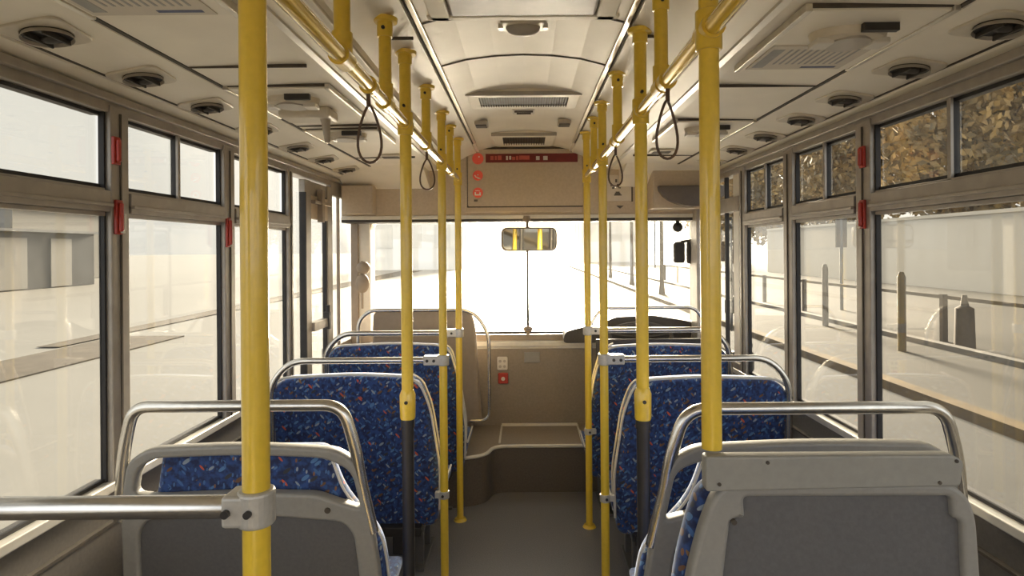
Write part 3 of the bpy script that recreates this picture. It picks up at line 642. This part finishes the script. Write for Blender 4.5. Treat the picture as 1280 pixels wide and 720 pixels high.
# horizontal steel bar at the near left
root = thing('partition_grab_bar', 'horizontal steel bar clamped to the nearest left yellow pole', 'grab bar', (LX, .81, P(310, 633, .81).z))
MB().cyl((-.03, 0, 0), (WL-LX+.012, 0, 0), .0152, 24).build('bar_tube', M['chrome'], root, smooth=True)
cl = clamp('pole_clamp', (0, 0, 0), -1, root, .038, .0245, False)
MB().cyl((.0, -.030, 0), (0, -.022, 0), .005, 12).cyl((-.030, -.028, 0), (-.030, -.02, 0), .0055, 12).build('clamp_screw', M['black'], cl)
MB().cyl((WL-LX+.001, 0, 0), (WL-LX+.012, 0, 0), .03, 20).build('wall_flange', M['chrome'], root, smooth=True)

# ------------------------------------------------------------------ ceiling fittings
# round air nozzles
def nozzle():
    root = thing('air_nozzle', 'x', 'air vent', (0, 0, 0), 'round air nozzles along the window side ceiling')
    m = plate('nozzle_plate', [rpoly([(-.075, -.075), (.075, -.062), (.068, .068), (-.06, .075)], .03), [(math.cos(t*math.pi/12)*.048, math.sin(t*math.pi/12)*.048) for t in range(24)]], .012, .003, M['ceil_trim'], root, Matrix.Rotation(R(90), 4, 'X'))
    MB().tube([(0, 0, -.010), (0, 0, .002)], .05, 24, cap=False, radii=[.050, .046]).build('nozzle_ring', M['lens'], root, smooth=True)
    MB().cyl((0, 0, -.002), (0, 0, .002), .047, 24).build('nozzle_throat', M['black'], root)
    b_ = MB()
    for u in (-.02, .02): b_.box((u-.002, -.040, -.014), (u+.002, .040, -.002))
    b_.ball((.0, -.012, -.006), .022, 1, .7, .4, 8); b_.build('nozzle_vane', M['dash'], root)
    return root
noz = nozzle()
Lz = [1.0, 1.33, 1.665, 2.0, 2.39, 2.80, 3.17, 3.57]; Rz_ = [1.0, 1.33, 1.64, 1.97, 2.28, 2.62, 2.97, 3.37]
ordn = ['outside the picture edge', 'nearest the camera', 'second from the camera', 'third from the camera', 'fourth from the camera', 'fifth from the camera', 'sixth from the camera', 'farthest from the camera']
first = True
for s, zs, side in ((-1, Lz, 'left'), (1, Rz_, 'right')):
    for i, y in enumerate(zs):
        if i == 0: continue
        o = noz if first else copy_tree(noz); first = False
        x = s*1.055; o.location = (x, y, zc(x)-.006)
        o.rotation_euler = (0, s*R(8.2), 0 if s > 0 else R(180))
        if s < 0: o.rotation_euler = (0, R(8.2), R(180))
        o['label'] = 'round air nozzle in the %s side ceiling strip, %s' % (side, ordn[i])
# reading panels with speaker and lamp
def service_panel(s, y, label, paper=False, bracket=False, ln=.42):
    x = s*.765; z = zc(x)
    root = thing('service_panel', label, 'ceiling panel', (x, y, z), 'speaker panels under the luggage duct')
    MB().box((-.155, -ln/2, -.012), (.155, ln/2, 0)).build('panel_plate', M['ceiling'], root, bevel=.004)
    for u in (-.165, .150): MB().box((u, -ln/2-.008, -.016), (u+.015, ln/2+.008, .002)).build('panel_edge', M['alu'], root, bevel=.002)
    for u in (-ln/2-.008, ln/2): MB().box((-.15, u, -.006), (.15, u+.007, .002)).build('panel_joint', M['groove'], root)
    sp = MB().tube([(0, -.10, -.012), (0, -.10, -.030), (0, -.10, -.036)], .07, 24, radii=[.078, .074, .06]); sp.xf(Matrix.Diagonal((1.15, .75, 1, 1)).to_4x4()); sp = sp.build('speaker_body', M['ceil_trim'], root, smooth=True)
    MB().cyl((0, -.075, -.040), (0, -.075, -.034), .05, 20).build('speaker_grille', M['lens'], sp, smooth=True)
    for u in (-.085, .045): MB().box((u, -.105, -.045), (u+.04, -.055, -.03)).build('speaker_lug', M['nosing'], sp, bevel=.004)
    MB().box((.0, -.145, -.030), (.08, -.13, -.012)).build('speaker_slot', M['black'], sp)
    if paper:
        ntc = MB().box((-.140, .005, -.0145), (.120, ln/2-.012, -.012)).build('printed_notice', M['paper'], root)
        l = MB()
        for i in range(11):
            xx = -.085+i*.017; l.box((xx, .03, -.0152), (xx+.006, .15, -.0145))
        l.box((-.13, .03, -.0152), (-.10, .18, -.0145)); l.build('notice_text', M['lightink'], ntc)
        MB().box((.005, .172, -.0152), (.10, .184, -.0145)).build('notice_stripe', M['blueink'], ntc)
    if bracket:
        MB().tube([(s*-.06, .06, -.01), (s*-.062, .07, -.06), (s*-.066, .075, -.13)], .014, 12, radii=[.03, .016, .009]).build('hanging_handle', M['lens'], root, smooth=True)
        MB().box((-.09, .02, -.05), (.09, .13, -.012)).build('handle_base', M['ceil_trim'], root, bevel=.012)
    return root
service_panel(1, 1.49, 'right ceiling panel with speaker and a printed notice sheet', paper=True)
service_panel(-1, 1.07, 'left ceiling panel at the top edge of the picture, mostly cut off', paper=True)
service_panel(-1, 2.06, 'left ceiling panel with speaker and a handle hanging down', bracket=True, ln=.40)
service_panel(-1, 2.66, 'far left ceiling panel with speaker, beyond the hanging strap', ln=.28)
service_panel(1, 2.60, 'far right ceiling panel with speaker, behind the thick right pole', bracket=False, ln=.40)
for s, y, lab in ((-1, 3.25, 'small dark ceiling slot far along the left duct'), (1, 3.15, 'small dark ceiling slot far along the right duct')):
    x = s*.72; rr = thing('duct_slot_vent', lab, 'air vent', (x, y, zc(x)), 'far duct slots')
    MB().box((-.06, -.05, -.012), (.06, .05, 0)).build('vent_frame', M['ceil_trim'], rr, bevel=.004)
    MB().box((-.045, -.03, -.015), (.045, .03, -.011)).build('vent_slot', M['groove'], rr)
# roof hatch, lamp, grilles on the centre panel
root = thing('roof_hatch', 'grey framed roof hatch at the top centre of the ceiling', 'roof hatch', (0, 1.38, CH+.680))
MB().box((-.205, -.32, -.028), (.205, .30, -.006)).build('hatch_panel', M['skylight'], root, bevel=.01)
m = MB().box((-.26, -.35, -.030), (-.205, .325, 0)).box((.205, -.35, -.030), (.26, .325, 0)).box((-.27, .295, -.030), (.27, .325, 0)).box((-.27, -.35, -.030), (.27, -.32, 0)); m.build('hatch_frame', M['ceiling'], root, bevel=.005)
root = thing('ceiling_lamp', 'small oval grey lamp on the ceiling behind the hatch', 'lamp', (0, 1.82, CH+.690))
MB().box((-.068, -.04, -.016), (.068, .04, -.002)).build('lamp_base', M['ceil_trim'], root, bevel=.008)
o = MB().ball((0, 0, -.016), .05, 1.05, .6, .55).build('lamp_lens', M['lens'], root, smooth=True)
MB().box((-.075, -.012, -.022), (-.06, .012, -.008)).box((.06, -.012, -.022), (.075, .012, -.008)).build('lamp_catch', M['nosing'], root)
def grille(y, W_, w2, dpt, label, n):
    root = thing('ceiling_grille', label, 'air vent', (0, y, CH+.679), 'central ceiling air grilles')
    plate('grille_frame', [rpoly([(-W_, -dpt), (W_, -dpt), (W_, dpt), (-W_, dpt)], .03), rpoly([(-w2, -dpt*.55), (w2, -dpt*.55), (w2, dpt*.6), (-w2, dpt*.6)], .01)], .032, .005, M['ceiling'], root, Matrix.Translation((0, 0, -.016)) @ Matrix.Rotation(R(90), 4, 'X'))
    MB().box((-w2, -dpt*.6, -.010), (w2, dpt*.65, -.004)).build('grille_throat', M['black'], root)
    l = MB()
    for i in range(n+1):
        x = -w2+2*w2*i/n; l.box((x-.0018, -dpt*.6, -.018), (x+.0018, dpt*.62, -.006))
    l.build('grille_slats', M['groove'], root)
    MB().box((-W_-.004, -dpt-.008, -.022), (W_+.004, -dpt-.001, -.004)).build('grille_lip', M['lens'], root)
grille(2.70, .245, .195, .135, 'wide louvred grille across the ceiling in front of the lamp', 34)
grille(3.67, .185, .125, .20, 'small louvred grille at the front end of the ceiling', 16)
root = thing('ceiling_switch_plate', 'small pale plate between the two ceiling grilles', 'switch plate', (0, 2.92, CH+.688))
MB().box((-.055, -.05, -.02), (.055, .05, 0)).build('plate_body', M['nosing'], root, bevel=.006)
MB().box((-.045, -.035, -.024), (.045, -.01, -.018)).box((-.035, .008, -.024), (.035, .03, -.018)).build('plate_slots', M['groove'], root)
for x, lab in ((-.22, 'small dark ceiling light left of the small pale plate'), (.21, 'small dark ceiling light right of the small pale plate')):
    o = MB().box((-.034, -.045, -.026), (.034, .045, 0)).build('ceiling_spotlight', M['lens'], loc=(x, 3.12, zc(x)), bevel=.006); tag(o, lab, 'lamp', 'small ceiling spotlights')
    MB().box((-.028, -.04, -.03), (.028, .03, -.024)).build('light_cover', M['groove'], o)

# ------------------------------------------------------------------ front header fittings
YF = YH-.013
q = lambda px, py: P(px, py, YF)
def flat(name, px0, py0, px1, py1, m, parent=None, y=YF, t=.004, bevel=0):
    a, b_ = P(px0, py0, y), P(px1, py1, y); zm = sorted((a.z, b_.z))
    c = Vector(((a.x+b_.x)/2, y, (a.z+b_.z)/2))
    return MB().box((a.x-c.x, -t, zm[0]-c.z), (b_.x-c.x, 0, zm[1]-c.z)).build(name, m, loc=c, bevel=bevel)
root = thing('route_panel', 'plain beige header panel carrying red signs above the windscreen', 'panel', (q(655, 225).x, YF, q(655, 225).z))
def child(o, parent):
    o.location = Vector(o.location)-Vector(parent.location); o.parent = parent; return o
child(flat('panel_plate', 585, 187, 728, 257, M['header'], t=.006, bevel=.002), root)
m = MB()
for (a0, b0, a1, b1) in ((584, 185, 728.5, 186.5), (584, 257, 728.5, 258.5), (583.5, 186, 584.8, 258)):
    A, B = q(a0, b0), q(a1, b1); m.box((A.x, YF-.003, B.z), (B.x, YF, A.z))
m.build('panel_joint', M['groove'], root, org=None, loc=tuple(-Vector(root.location)))
yf = YF-.006
st = flat('warning_strip', 607, 192.5, 722, 202.5, M['darkred'], y=yf, t=.004); tag(st, 'long dark red strip with faint lettering on the header panel', 'sign')
def onstrip(name, rects, mm, parent, y):
    b_ = MB()
    for r_ in rects:
        A, B = P(r_[0], r_[1], y), P(r_[2], r_[3], y); b_.box((A.x, y-.0015, B.z), (B.x, y, A.z))
    return b_.build(name, mm, parent, loc=tuple(-Vector(parent.location)))
onstrip('faint_lettering', [(613, 195, 617, 200), (618.5, 195, 621, 200), (622, 194.5, 627, 200), (640, 196, 644, 200), (645, 195, 648, 200), (649, 194.5, 662, 199.5)], M['midred'], st, yf-.004)
onstrip('pale_mark', [(632.5, 195, 635, 200), (636.5, 195, 639, 199.5), (670, 195.2, 674.5, 200), (679, 195, 684.5, 200)], M['paper'], st, yf-.004)
for i, (py, rr, lab) in enumerate(((198.5, .037, 'top one of three round red stickers, at the end of the red strip'), (219.5, .033, 'middle one of three round red stickers on the header panel'), (241, .033, 'bottom one of three round red stickers on the header panel'))):
    c = P(597.3, py, yf)
    o = MB().cyl((0, -.006, 0), (0, 0, 0), rr, 28).build('round_sticker', M['redsign'], loc=c); tag(o, lab, 'sticker', 'round red pictogram stickers')
    b_ = MB()
    if i == 0: b_.box((.004, -.008, .008), (.012, -.006, .016))
    if i == 1: b_.tube([(-.020, -.007, .002), (-.012, -.007, -.010), (.006, -.007, -.016)], .003, 6).box((-.003, -.008, .0), (.004, -.006, .008)).box((.0, -.008, -.022), (.016, -.006, -.016))
    if i == 2: b_.box((-.020, -.008, -.018), (.020, -.006, -.010)).box((-.020, -.008, -.010), (-.012, -.006, .004)).box((.010, -.008, -.010), (.020, -.006, .002)).tube([(-.016, -.007, .012), (.0, -.007, .014), (.014, -.007, .010)], .002, 6)
    b_.build('pictogram', M['white'], o)
o = flat('small_label', 592.5, 249.5, 597, 252, M['ink'], y=yf); tag(o, 'tiny dark label under the bottom round red sticker', 'label')
# notice on the right of the header
pn = flat('wall_notice', 757, 219, 789, 251, M['paper'], y=YH, t=.008, bevel=.001); tag(pn, 'pale square notice with dark smudged writing right of the header panel', 'notice')
yn = YH-.008
onstrip('notice_writing', [(763, 229, 765, 233), (766, 231.5, 769, 233.5), (769, 224, 771.5, 228), (771, 230, 774, 234), (775, 228.5, 778, 231), (773, 234, 776, 235.5), (765, 234, 768, 236)], M['ink'], pn, yn)
onstrip('notice_symbol', [(769.5, 239.5, 774.5, 241), (768.5, 241, 775.5, 243), (767.5, 243, 777, 244.5)], M['ink'], pn, yn)
onstrip('notice_edge', [(789, 219, 791, 252)], M['groove'], pn, YH-.002)
o = MB().prism_y([(-.024, .0), (.024, 0), (.0, -.02)], -.004, 0).build('triangle_mark', M['ink'], loc=P(775, 257, YH)); tag(o, 'small dark triangle mark under the pale notice', 'mark')
# dark dome in the right header corner
c = P(866, 232, 3.72)
o = MB(); n = 12
pts = [(math.cos(math.pi+math.pi*i/n)*.22, math.sin(math.pi+math.pi*i/n)*.13) for i in range(n+1)]
o.prism_y(pts, -.02, .03); o = o.build('roller_blind_case', M['skylight'], loc=(c.x, 3.71, c.z), bevel=.01); tag(o, 'dark half round case on the right end of the header', 'blind case')
# interior mirror
c = P(662, 299, 3.86)
root = thing('interior_mirror', 'rounded wide interior mirror hanging at the windscreen centre', 'mirror', c, None, R(9)); root.rotation_euler.x = R(4)
plate('mirror_case', [rpoly([(-.182, -.077), (.182, -.077), (.182, .077), (-.182, .077)], .045)], .03, .008, M['taupe'], root, Matrix.Translation((0, 0, 0)))
plate('mirror_glass', [rpoly([(-.172, -.068), (.172, -.068), (.172, .068), (-.172, .068)], .038)], .006, .001, M['mirror'], root, Matrix.Translation((0, -.004, 0)))
MB().tube([(-.01, .02, .06), (-.01, .03, .11), (-.01, .06, HB-c.z-.02)], .009, 10).cyl((-.01, .06, HB-c.z-.03), (-.01, .06, HB-c.z-.0), .028, 16, .02).build('mirror_arm', M['taupe'], root, smooth=True)
c = P(660, 411, 4.12)
root = thing('windscreen_centre_rod', 'thin upright rod down the middle of the windscreen with a knob foot', 'rod', (c.x, 4.12, FT+.03))
MB().cyl((0, 0, 0), (0, 0, HB-FT-.05), .009, 10).build('rod', M['post'], root, smooth=True)
MB().ball((0, -.01, .038), .034, 1, .8, .65).cyl((0, -.01, 0), (0, -.01, .03), .012).build('knob', M['taupe'], root, smooth=True)
# pair of dark heads hanging from the header at the right
HZ = 3.99
e0 = P(866, 300, HZ)
root = thing('twin_mirror', 'pair of dark rounded mirror heads hanging from the header at the right', 'mirror', e0)
for px0, px1, py0, py1 in ((843, 857, 302, 329), (859.5, 874, 301, 330)):
    a = P(px0, py0, HZ)-e0; b_ = P(px1, py1, HZ)-e0
    h_ = plate('mirror_head', [rpoly([(a.x, a.z), (b_.x, a.z), (b_.x, b_.z), (a.x, b_.z)], .022)], .05, .012, M['dash'], root)
    plate('mirror_face', [rpoly([(a.x+.010, a.z-.010), (b_.x-.010, a.z-.010), (b_.x-.010, b_.z+.010), (a.x+.010, b_.z+.010)], .016)], .006, .001, M['black'], h_, Matrix.Translation((0, -.004, 0)))
MB().tube([(-.07, .03, -.012), (.0, .03, .0), (.012, .03, .03), (.012, .03, HB-e0.z+.02)], .010, 10).build('mirror_arm', M['black'], root, smooth=True)
o = MB().ball((0, 0, 0), .034).cyl((0, 0, .03), (0, 0, .09), .012); o = o.build('sun_visor_knob', M['black'], loc=P(847, 284, 4.0), smooth=True); tag(o, 'black ball shaped knob hanging under the header at the right', 'knob')
e0 = P(454, 345, 4.02)
root = thing('pillar_fixture', 'tan two lobed fixture on the left windscreen pillar', 'fixture', e0)
MB().ball((0, 0, .055), .045, 1, .6, .95).ball((-.005, 0, -.05), .046, 1, .6, 1.4).build('fixture_body', M['taupe'], root, smooth=True)
MB().tube([(-.012, .02, -.22), (-.012, .02, .0), (-.012, .02, .10)], .008, 8).cyl((-.012, .0, -.05), (-.012, .09, -.05), .012).build('fixture_bracket', M['taupe'], root, smooth=True)
# black rods and box at the driver window
c = P(910, 380, 3.62)
root = thing('driver_window_latch', 'black latch box on upright rods at the right front window', 'latch', (WR-.055, 3.50, c.z))
X0 = P(914, 380, 3.5).x-(WR-.055)
MB().box((X0-.03, .0, -.045), (X0+.02, .03, .035)).build('latch_box', M['black'], root, bevel=.006)
MB().cyl((X0+.012, .03, -.15), (X0+.012, .03, .52), .008, 10).build('latch_rod', M['black'], root, smooth=True)
MB().tube([(X0+.03, .02, -.02), (X0+.035, .02, -.13), (X0+.055, .02, -.16)], .008, 8).build('latch_lever', M['black'], root, smooth=True)
# socket, red call button and blank plate on the front panel
YP = FP
root = thing('power_socket', 'white socket above the red button on the front panel', 'socket', P(628, 454, YP))
plate('socket_plate', [rpoly([(-.036, -.045), (.036, -.045), (.036, .045), (-.036, .045)], .012)], .012, .003, M['nosing'], root, Matrix.Translation((0, -.012, 0)))
b_ = MB()
for x in (-.015, .015):
    for z in (-.02, .016): b_.cyl((x, -.014, z), (x, -.011, z), .010, 14)
b_.build('socket_hole', M['lens'], root)
root = thing('call_button', 'red square box with pale button on the front panel', 'button', P(629, 472, YP))
MB().box((-.034, -.02, -.038), (.034, 0, .034)).build('button_box', M['red'], root, bevel=.006)
MB().cyl((0, -.026, -.004), (0, -.018, -.004), .013, 18).build('push_button', M['nosing'], root, smooth=True)
o = flat('blank_plate', 655, 440, 675, 453, M['shell'], y=YP, t=.006, bevel=.004); tag(o, 'small blank rectangular plate on the front panel', 'plate')
# hammers and red handles on the window pillars
def hammer(px0, py0, px1, py1, W, s, label, big=True):
    Zc = abs(W-s*.045)*F/abs((px0+px1)/2-VX)
    a, b_ = P(px0, py0, Zc), P(px1, py1, Zc); h = abs(a.z-b_.z); cz = (a.z+b_.z)/2
    root = thing('emergency_hammer', label, 'emergency hammer', (W-s*.018, Zc, cz), 'red emergency hammers on the window pillars')
    MB().box((0, -.014, -h/2), (-s*.010, .014, h/2)).build('hammer_bracket', M['red'], root, bevel=.003)
    MB().box((-s*.010, -.010, -h*.42), (-s*.022, .002, h*.42)).build('hammer_body', M['red'], root, bevel=.005)
    if big: MB().box((-s*.010, .003, -h*.38), (-s*.021, .011, h*.10)).cyl((-s*.015, .004, -h*.46), (-s*.015, .004, -h*.36), .006).build('hammer_label', M['nosing'], root)
hammer(150, 250, 166, 293, WL, -1, 'red hammer in its bracket on the nearest left pillar, below the rail')
hammer(152, 171, 159, 206, WL, -1, 'narrow red handle on the nearest left pillar, above the rail', False)
hammer(288, 272, 297, 309, WL, -1, 'red hammer on the second left window pillar')
hammer(1064, 250, 1077, 286, WR, 1, 'red hammer on the right window pillar, below the rail')
hammer(1067, 183, 1074, 210, WR, 1, 'narrow red handle on the right window pillar, above the rail', False)

# ------------------------------------------------------------------ outside
G = -.55
def ground(name, x0, x1, y0, y1, z, m): return struct(MB().box((x0, y0, z-.2), (x1, y1, z)).build(name, m))
ground('ground', -300, 300, -60, 500, G-.02, M['concrete'])
ground('ground_road', -1.9, 2.8, -60, 300, G, M['asphalt'])
ground('ground_lane', 2.8, 5.3, -60, 300, G, M['lane'])
m = MB().box((5.3, -20, G-.1), (18.9, 70, G+.12)); struct(m.build('ground_pavement', M['pavement']))
m = MB()
o = MB().box((5.12, -20, G-.1), (5.34, 70, G+.13)).build('kerb', M['kerbyellow'], org=(5.2, 10, G)); tag(o, 'ochre kerb along the right side of the road', 'kerb')
o = MB().box((7.7, 9.0, G), (7.9, 60, G+.22)).build('kerb', M['kerb'], org=(7.8, 20, G)); tag(o, 'pale kerb at the back of the right pavement', 'kerb')
o = MB().box((-9.9, -10, G-.1), (-8.3, 14.6, G+.006)).build('dirt_strip', M['dirt'], org=(-9, 2, G)); tag(o, 'near dark verge strip across the left yard', 'verge')
o = MB().add([(-10.6, 13, G), (-10.1, 13, G), (-10.2, 60, G), (-12.4, 60, G), (-10.6, 13, G+.006), (-10.1, 13, G+.006), (-10.2, 60, G+.006), (-12.4, 60, G+.006)], [(3,2,1,0),(4,5,6,7),(0,1,5,4),(1,2,6,5),(2,3,7,6),(3,0,4,7)]).build('dirt_strip', M['dirt']); tag(o, 'far tapering dark verge strip across the left yard', 'verge')
# buildings
def building(x0, x1, y0, y1, h, m, label, face='x', wins=4, wm=None):
    root = thing('building', label, 'building', ((x0+x1)/2, (y0+y1)/2, G), 'pale buildings around the road')
    a = (x1-x0)/2; b_ = (y1-y0)/2
    MB().box((-a, -b_, 0), (a, b_, h)).build('wall', m, root)
    MB().box((-a-.2, -b_-.2, h), (a+.2, b_+.2, h+.25)).build('roof', M['bpale'], root)
    s = 1 if (x0+x1)/2 < 0 else -1
    for i in range(wins):
        yy = -b_+(i+.5)*2*b_/wins; ww = b_/wins*.55
        MB().box((s*a, yy-ww, h*.35), (s*(a+.05), yy+ww, h*.72)).build('window', wm or M['bwin'], root)
        xx = -a+(i+.5)*2*a/wins; ww = a/wins*.55
        MB().box((xx-ww, -b_-.05, h*.35), (xx+ww, -b_, h*.72)).build('window', wm or M['bwin'], root)
root = thing('storage_shed', 'long grey shed with pale door panels behind the left yard', 'shed', (-30, 30, G))
MB().box((-4, -9, 0), (2, 9, 3.25)).build('wall', M['bgrey'], root)
MB().box((-4.3, -9.3, 3.25), (2.3, 9.3, 3.4)).build('roof', M['bwin'], root)
for yy, ww in ((-7.6, .9), (-3.9, .7), (-1.2, .9), (2.6, 1.1), (6.2, .8)): MB().box((2, yy-ww, .05), (2.06, yy+ww, 2.9)).build('door_panel', M['bpale'], root)
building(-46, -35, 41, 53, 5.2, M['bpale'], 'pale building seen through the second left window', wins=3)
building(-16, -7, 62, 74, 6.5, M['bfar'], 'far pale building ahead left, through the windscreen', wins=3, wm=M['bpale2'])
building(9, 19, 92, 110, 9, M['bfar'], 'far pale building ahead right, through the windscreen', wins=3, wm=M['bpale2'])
o = MB().box((0, -21, 0), (.3, 24, 3.35)).box((-.05, -21, 3.35), (.35, 24, 3.5)).build('reflection_wall', M['brefl'], loc=(19, 23, G)); tag(o, 'long pale wall standing in for the reflected windows, behind the right pavement', 'wall')  # added wall, stands in for the bright window reflection in the right glass
# railing on the right
root = thing('pavement_railing', 'low railing of posts and one rail behind the right pavement', 'railing', (8.4, 15, G+.12))
ys = [-6+i*3.0 for i in range(15)]
MB().box((-.03, -22, .86), (.03, 22, .93)).build('rail', M['post'], root)
for i in range(15): MB().box((-.05, -21+i*3, 0), (.05, -20.9+i*3, .95)).build('railing_post', M['post'], root)
bol = None
for i, (x, y, h, r_) in enumerate(((6.9, 11.0, 1.45, .07), (7.3, 14.6, 1.5, .07))):
    o = MB().tube([(0, 0, 0), (0, 0, h-.1), (0, 0, h)], r_, 14, radii=[r_, r_, r_*.5]).build('bollard', M['post'], loc=(x, y, G+.12), smooth=True)
    tag(o, ['brown bollard on the right pavement, nearer one', 'brown bollard on the right pavement, farther one'][i], 'bollard', 'bollards on the pavement')
o = MB().tube([(0, 0, 0), (0, 0, .75), (0, 0, .80), (0, 0, 1.0)], .2, 18, radii=[.17, .15, .07, .04]).build('litter_bin', M['post'], loc=(8.2, 11.2, G+.12), smooth=True); tag(o, 'brown litter bin by the railing outside the right window', 'litter bin')
root = thing('sign_post', 'thin sign post with a narrow plate outside the right window', 'sign', (9.6, 18.2, G+.12))
MB().cyl((0, 0, 0), (0, 0, 3.0), .05, 10).build('post', M['bwin'], root, smooth=True)
MB().box((-.16, -.03, 1.9), (.16, .03, 3.0)).build('sign_plate', M['kerb'], root)
for (x, y, lab) in ((-22, 20.5, 'thin lamp post by the grey shed on the left'), (13, 60, 'thin lamp post ahead on the right')):
    o = MB().tube([(0, 0, 0), (0, 0, 7.5), (.4, 0, 8.0), (1.4, 0, 8.1)], .09, 10).build('lamp_post', M['bwin'], loc=(x, y, G), smooth=True); tag(o, lab, 'lamp post', 'lamp posts outside')
for x, y, lab in ((5.7, 25, 'slim grey post by the kerb ahead, nearest of three'), (5.7, 32, 'slim grey post by the kerb ahead, middle of three'), (5.7, 40, 'slim grey post by the kerb ahead, farthest of three')):
    o = MB().tube([(0, 0, 0), (0, 0, .5), (0, 0, 4.6), (0, 0, 4.7)], .08, 12, radii=[.14, .09, .07, .03]).build('street_post', M['post'], loc=(x, y, G+.12), smooth=True); tag(o, lab, 'post', 'slim posts along the kerb')
# trees
def tree_meshes():
    rnd = random.Random(3); m = MB()
    for c in range(80):
        a = rnd.uniform(0, 6.28); h = rnd.uniform(-1, 1); rr = math.sqrt(1-h*h)*rnd.uniform(.4, 1)
        cx, cy, cz = math.cos(a)*rr*2.6, math.sin(a)*rr*2.6, 4.6+h*2.6
        for i in range(130):
            p_ = Vector((cx, cy, cz))+Vector((rnd.gauss(0, .45), rnd.gauss(0, .45), rnd.gauss(0, .4)))
            u = Vector((rnd.gauss(0, 1), rnd.gauss(0, 1), rnd.gauss(0, 1))).normalized(); v = u.orthogonal().normalized(); s_ = rnd.uniform(.09, .18)
            m.add([p_-u*s_, p_+v*s_*.6, p_+u*s_, p_-v*s_*.6], [(0, 1, 2, 3)])
    tr = MB().tube([(0, 0, 0), (.05, 0, 1.5), (0, .05, 3.5), (.1, 0, 5.5)], .2, 10, radii=[.22, .17, .13, .05])
    for i in range(6):
        a = i*1.05; tr.tube([(0, 0, 2.2+i*.35), (math.cos(a)*1.0, math.sin(a)*1.0, 3.4+i*.35), (math.cos(a)*1.8, math.sin(a)*1.8, 4.3+i*.3)], .07, 6, radii=[.08, .05, .02])
    return m, tr
mc, mt = tree_meshes()
t0 = thing('autumn_tree', 'x', 'tree', (12, 5, G), 'golden trees behind the right wall')
me = bpy.data.meshes.new('crown'); me.from_pydata([tuple(v) for v in mc.v], [], mc.f); link('crown', me, M['leaf'], t0)
mt.build('trunk', M['bark'], t0, smooth=True)
spots = [(26, 8, 1.75), (26, 21, 1.85), (26, 34.5, 1.85), (26, 48, 1.85), (26, 62, 1.85), (27, 77, 2.0), (31, 94, 2.2)]
tord = ['first', 'second', 'third', 'fourth', 'fifth', 'sixth', 'last']
for i, (x, y, s_) in enumerate(spots):
    o = t0 if i == 0 else copy_tree(t0)
    o.location = (x, y, G); o.scale = (s_, s_, s_*1.05); o.rotation_euler = (0, 0, i*1.3)
    o['label'] = 'golden autumn tree behind the long pale reflection wall, %s in the row from the camera' % tord[i]
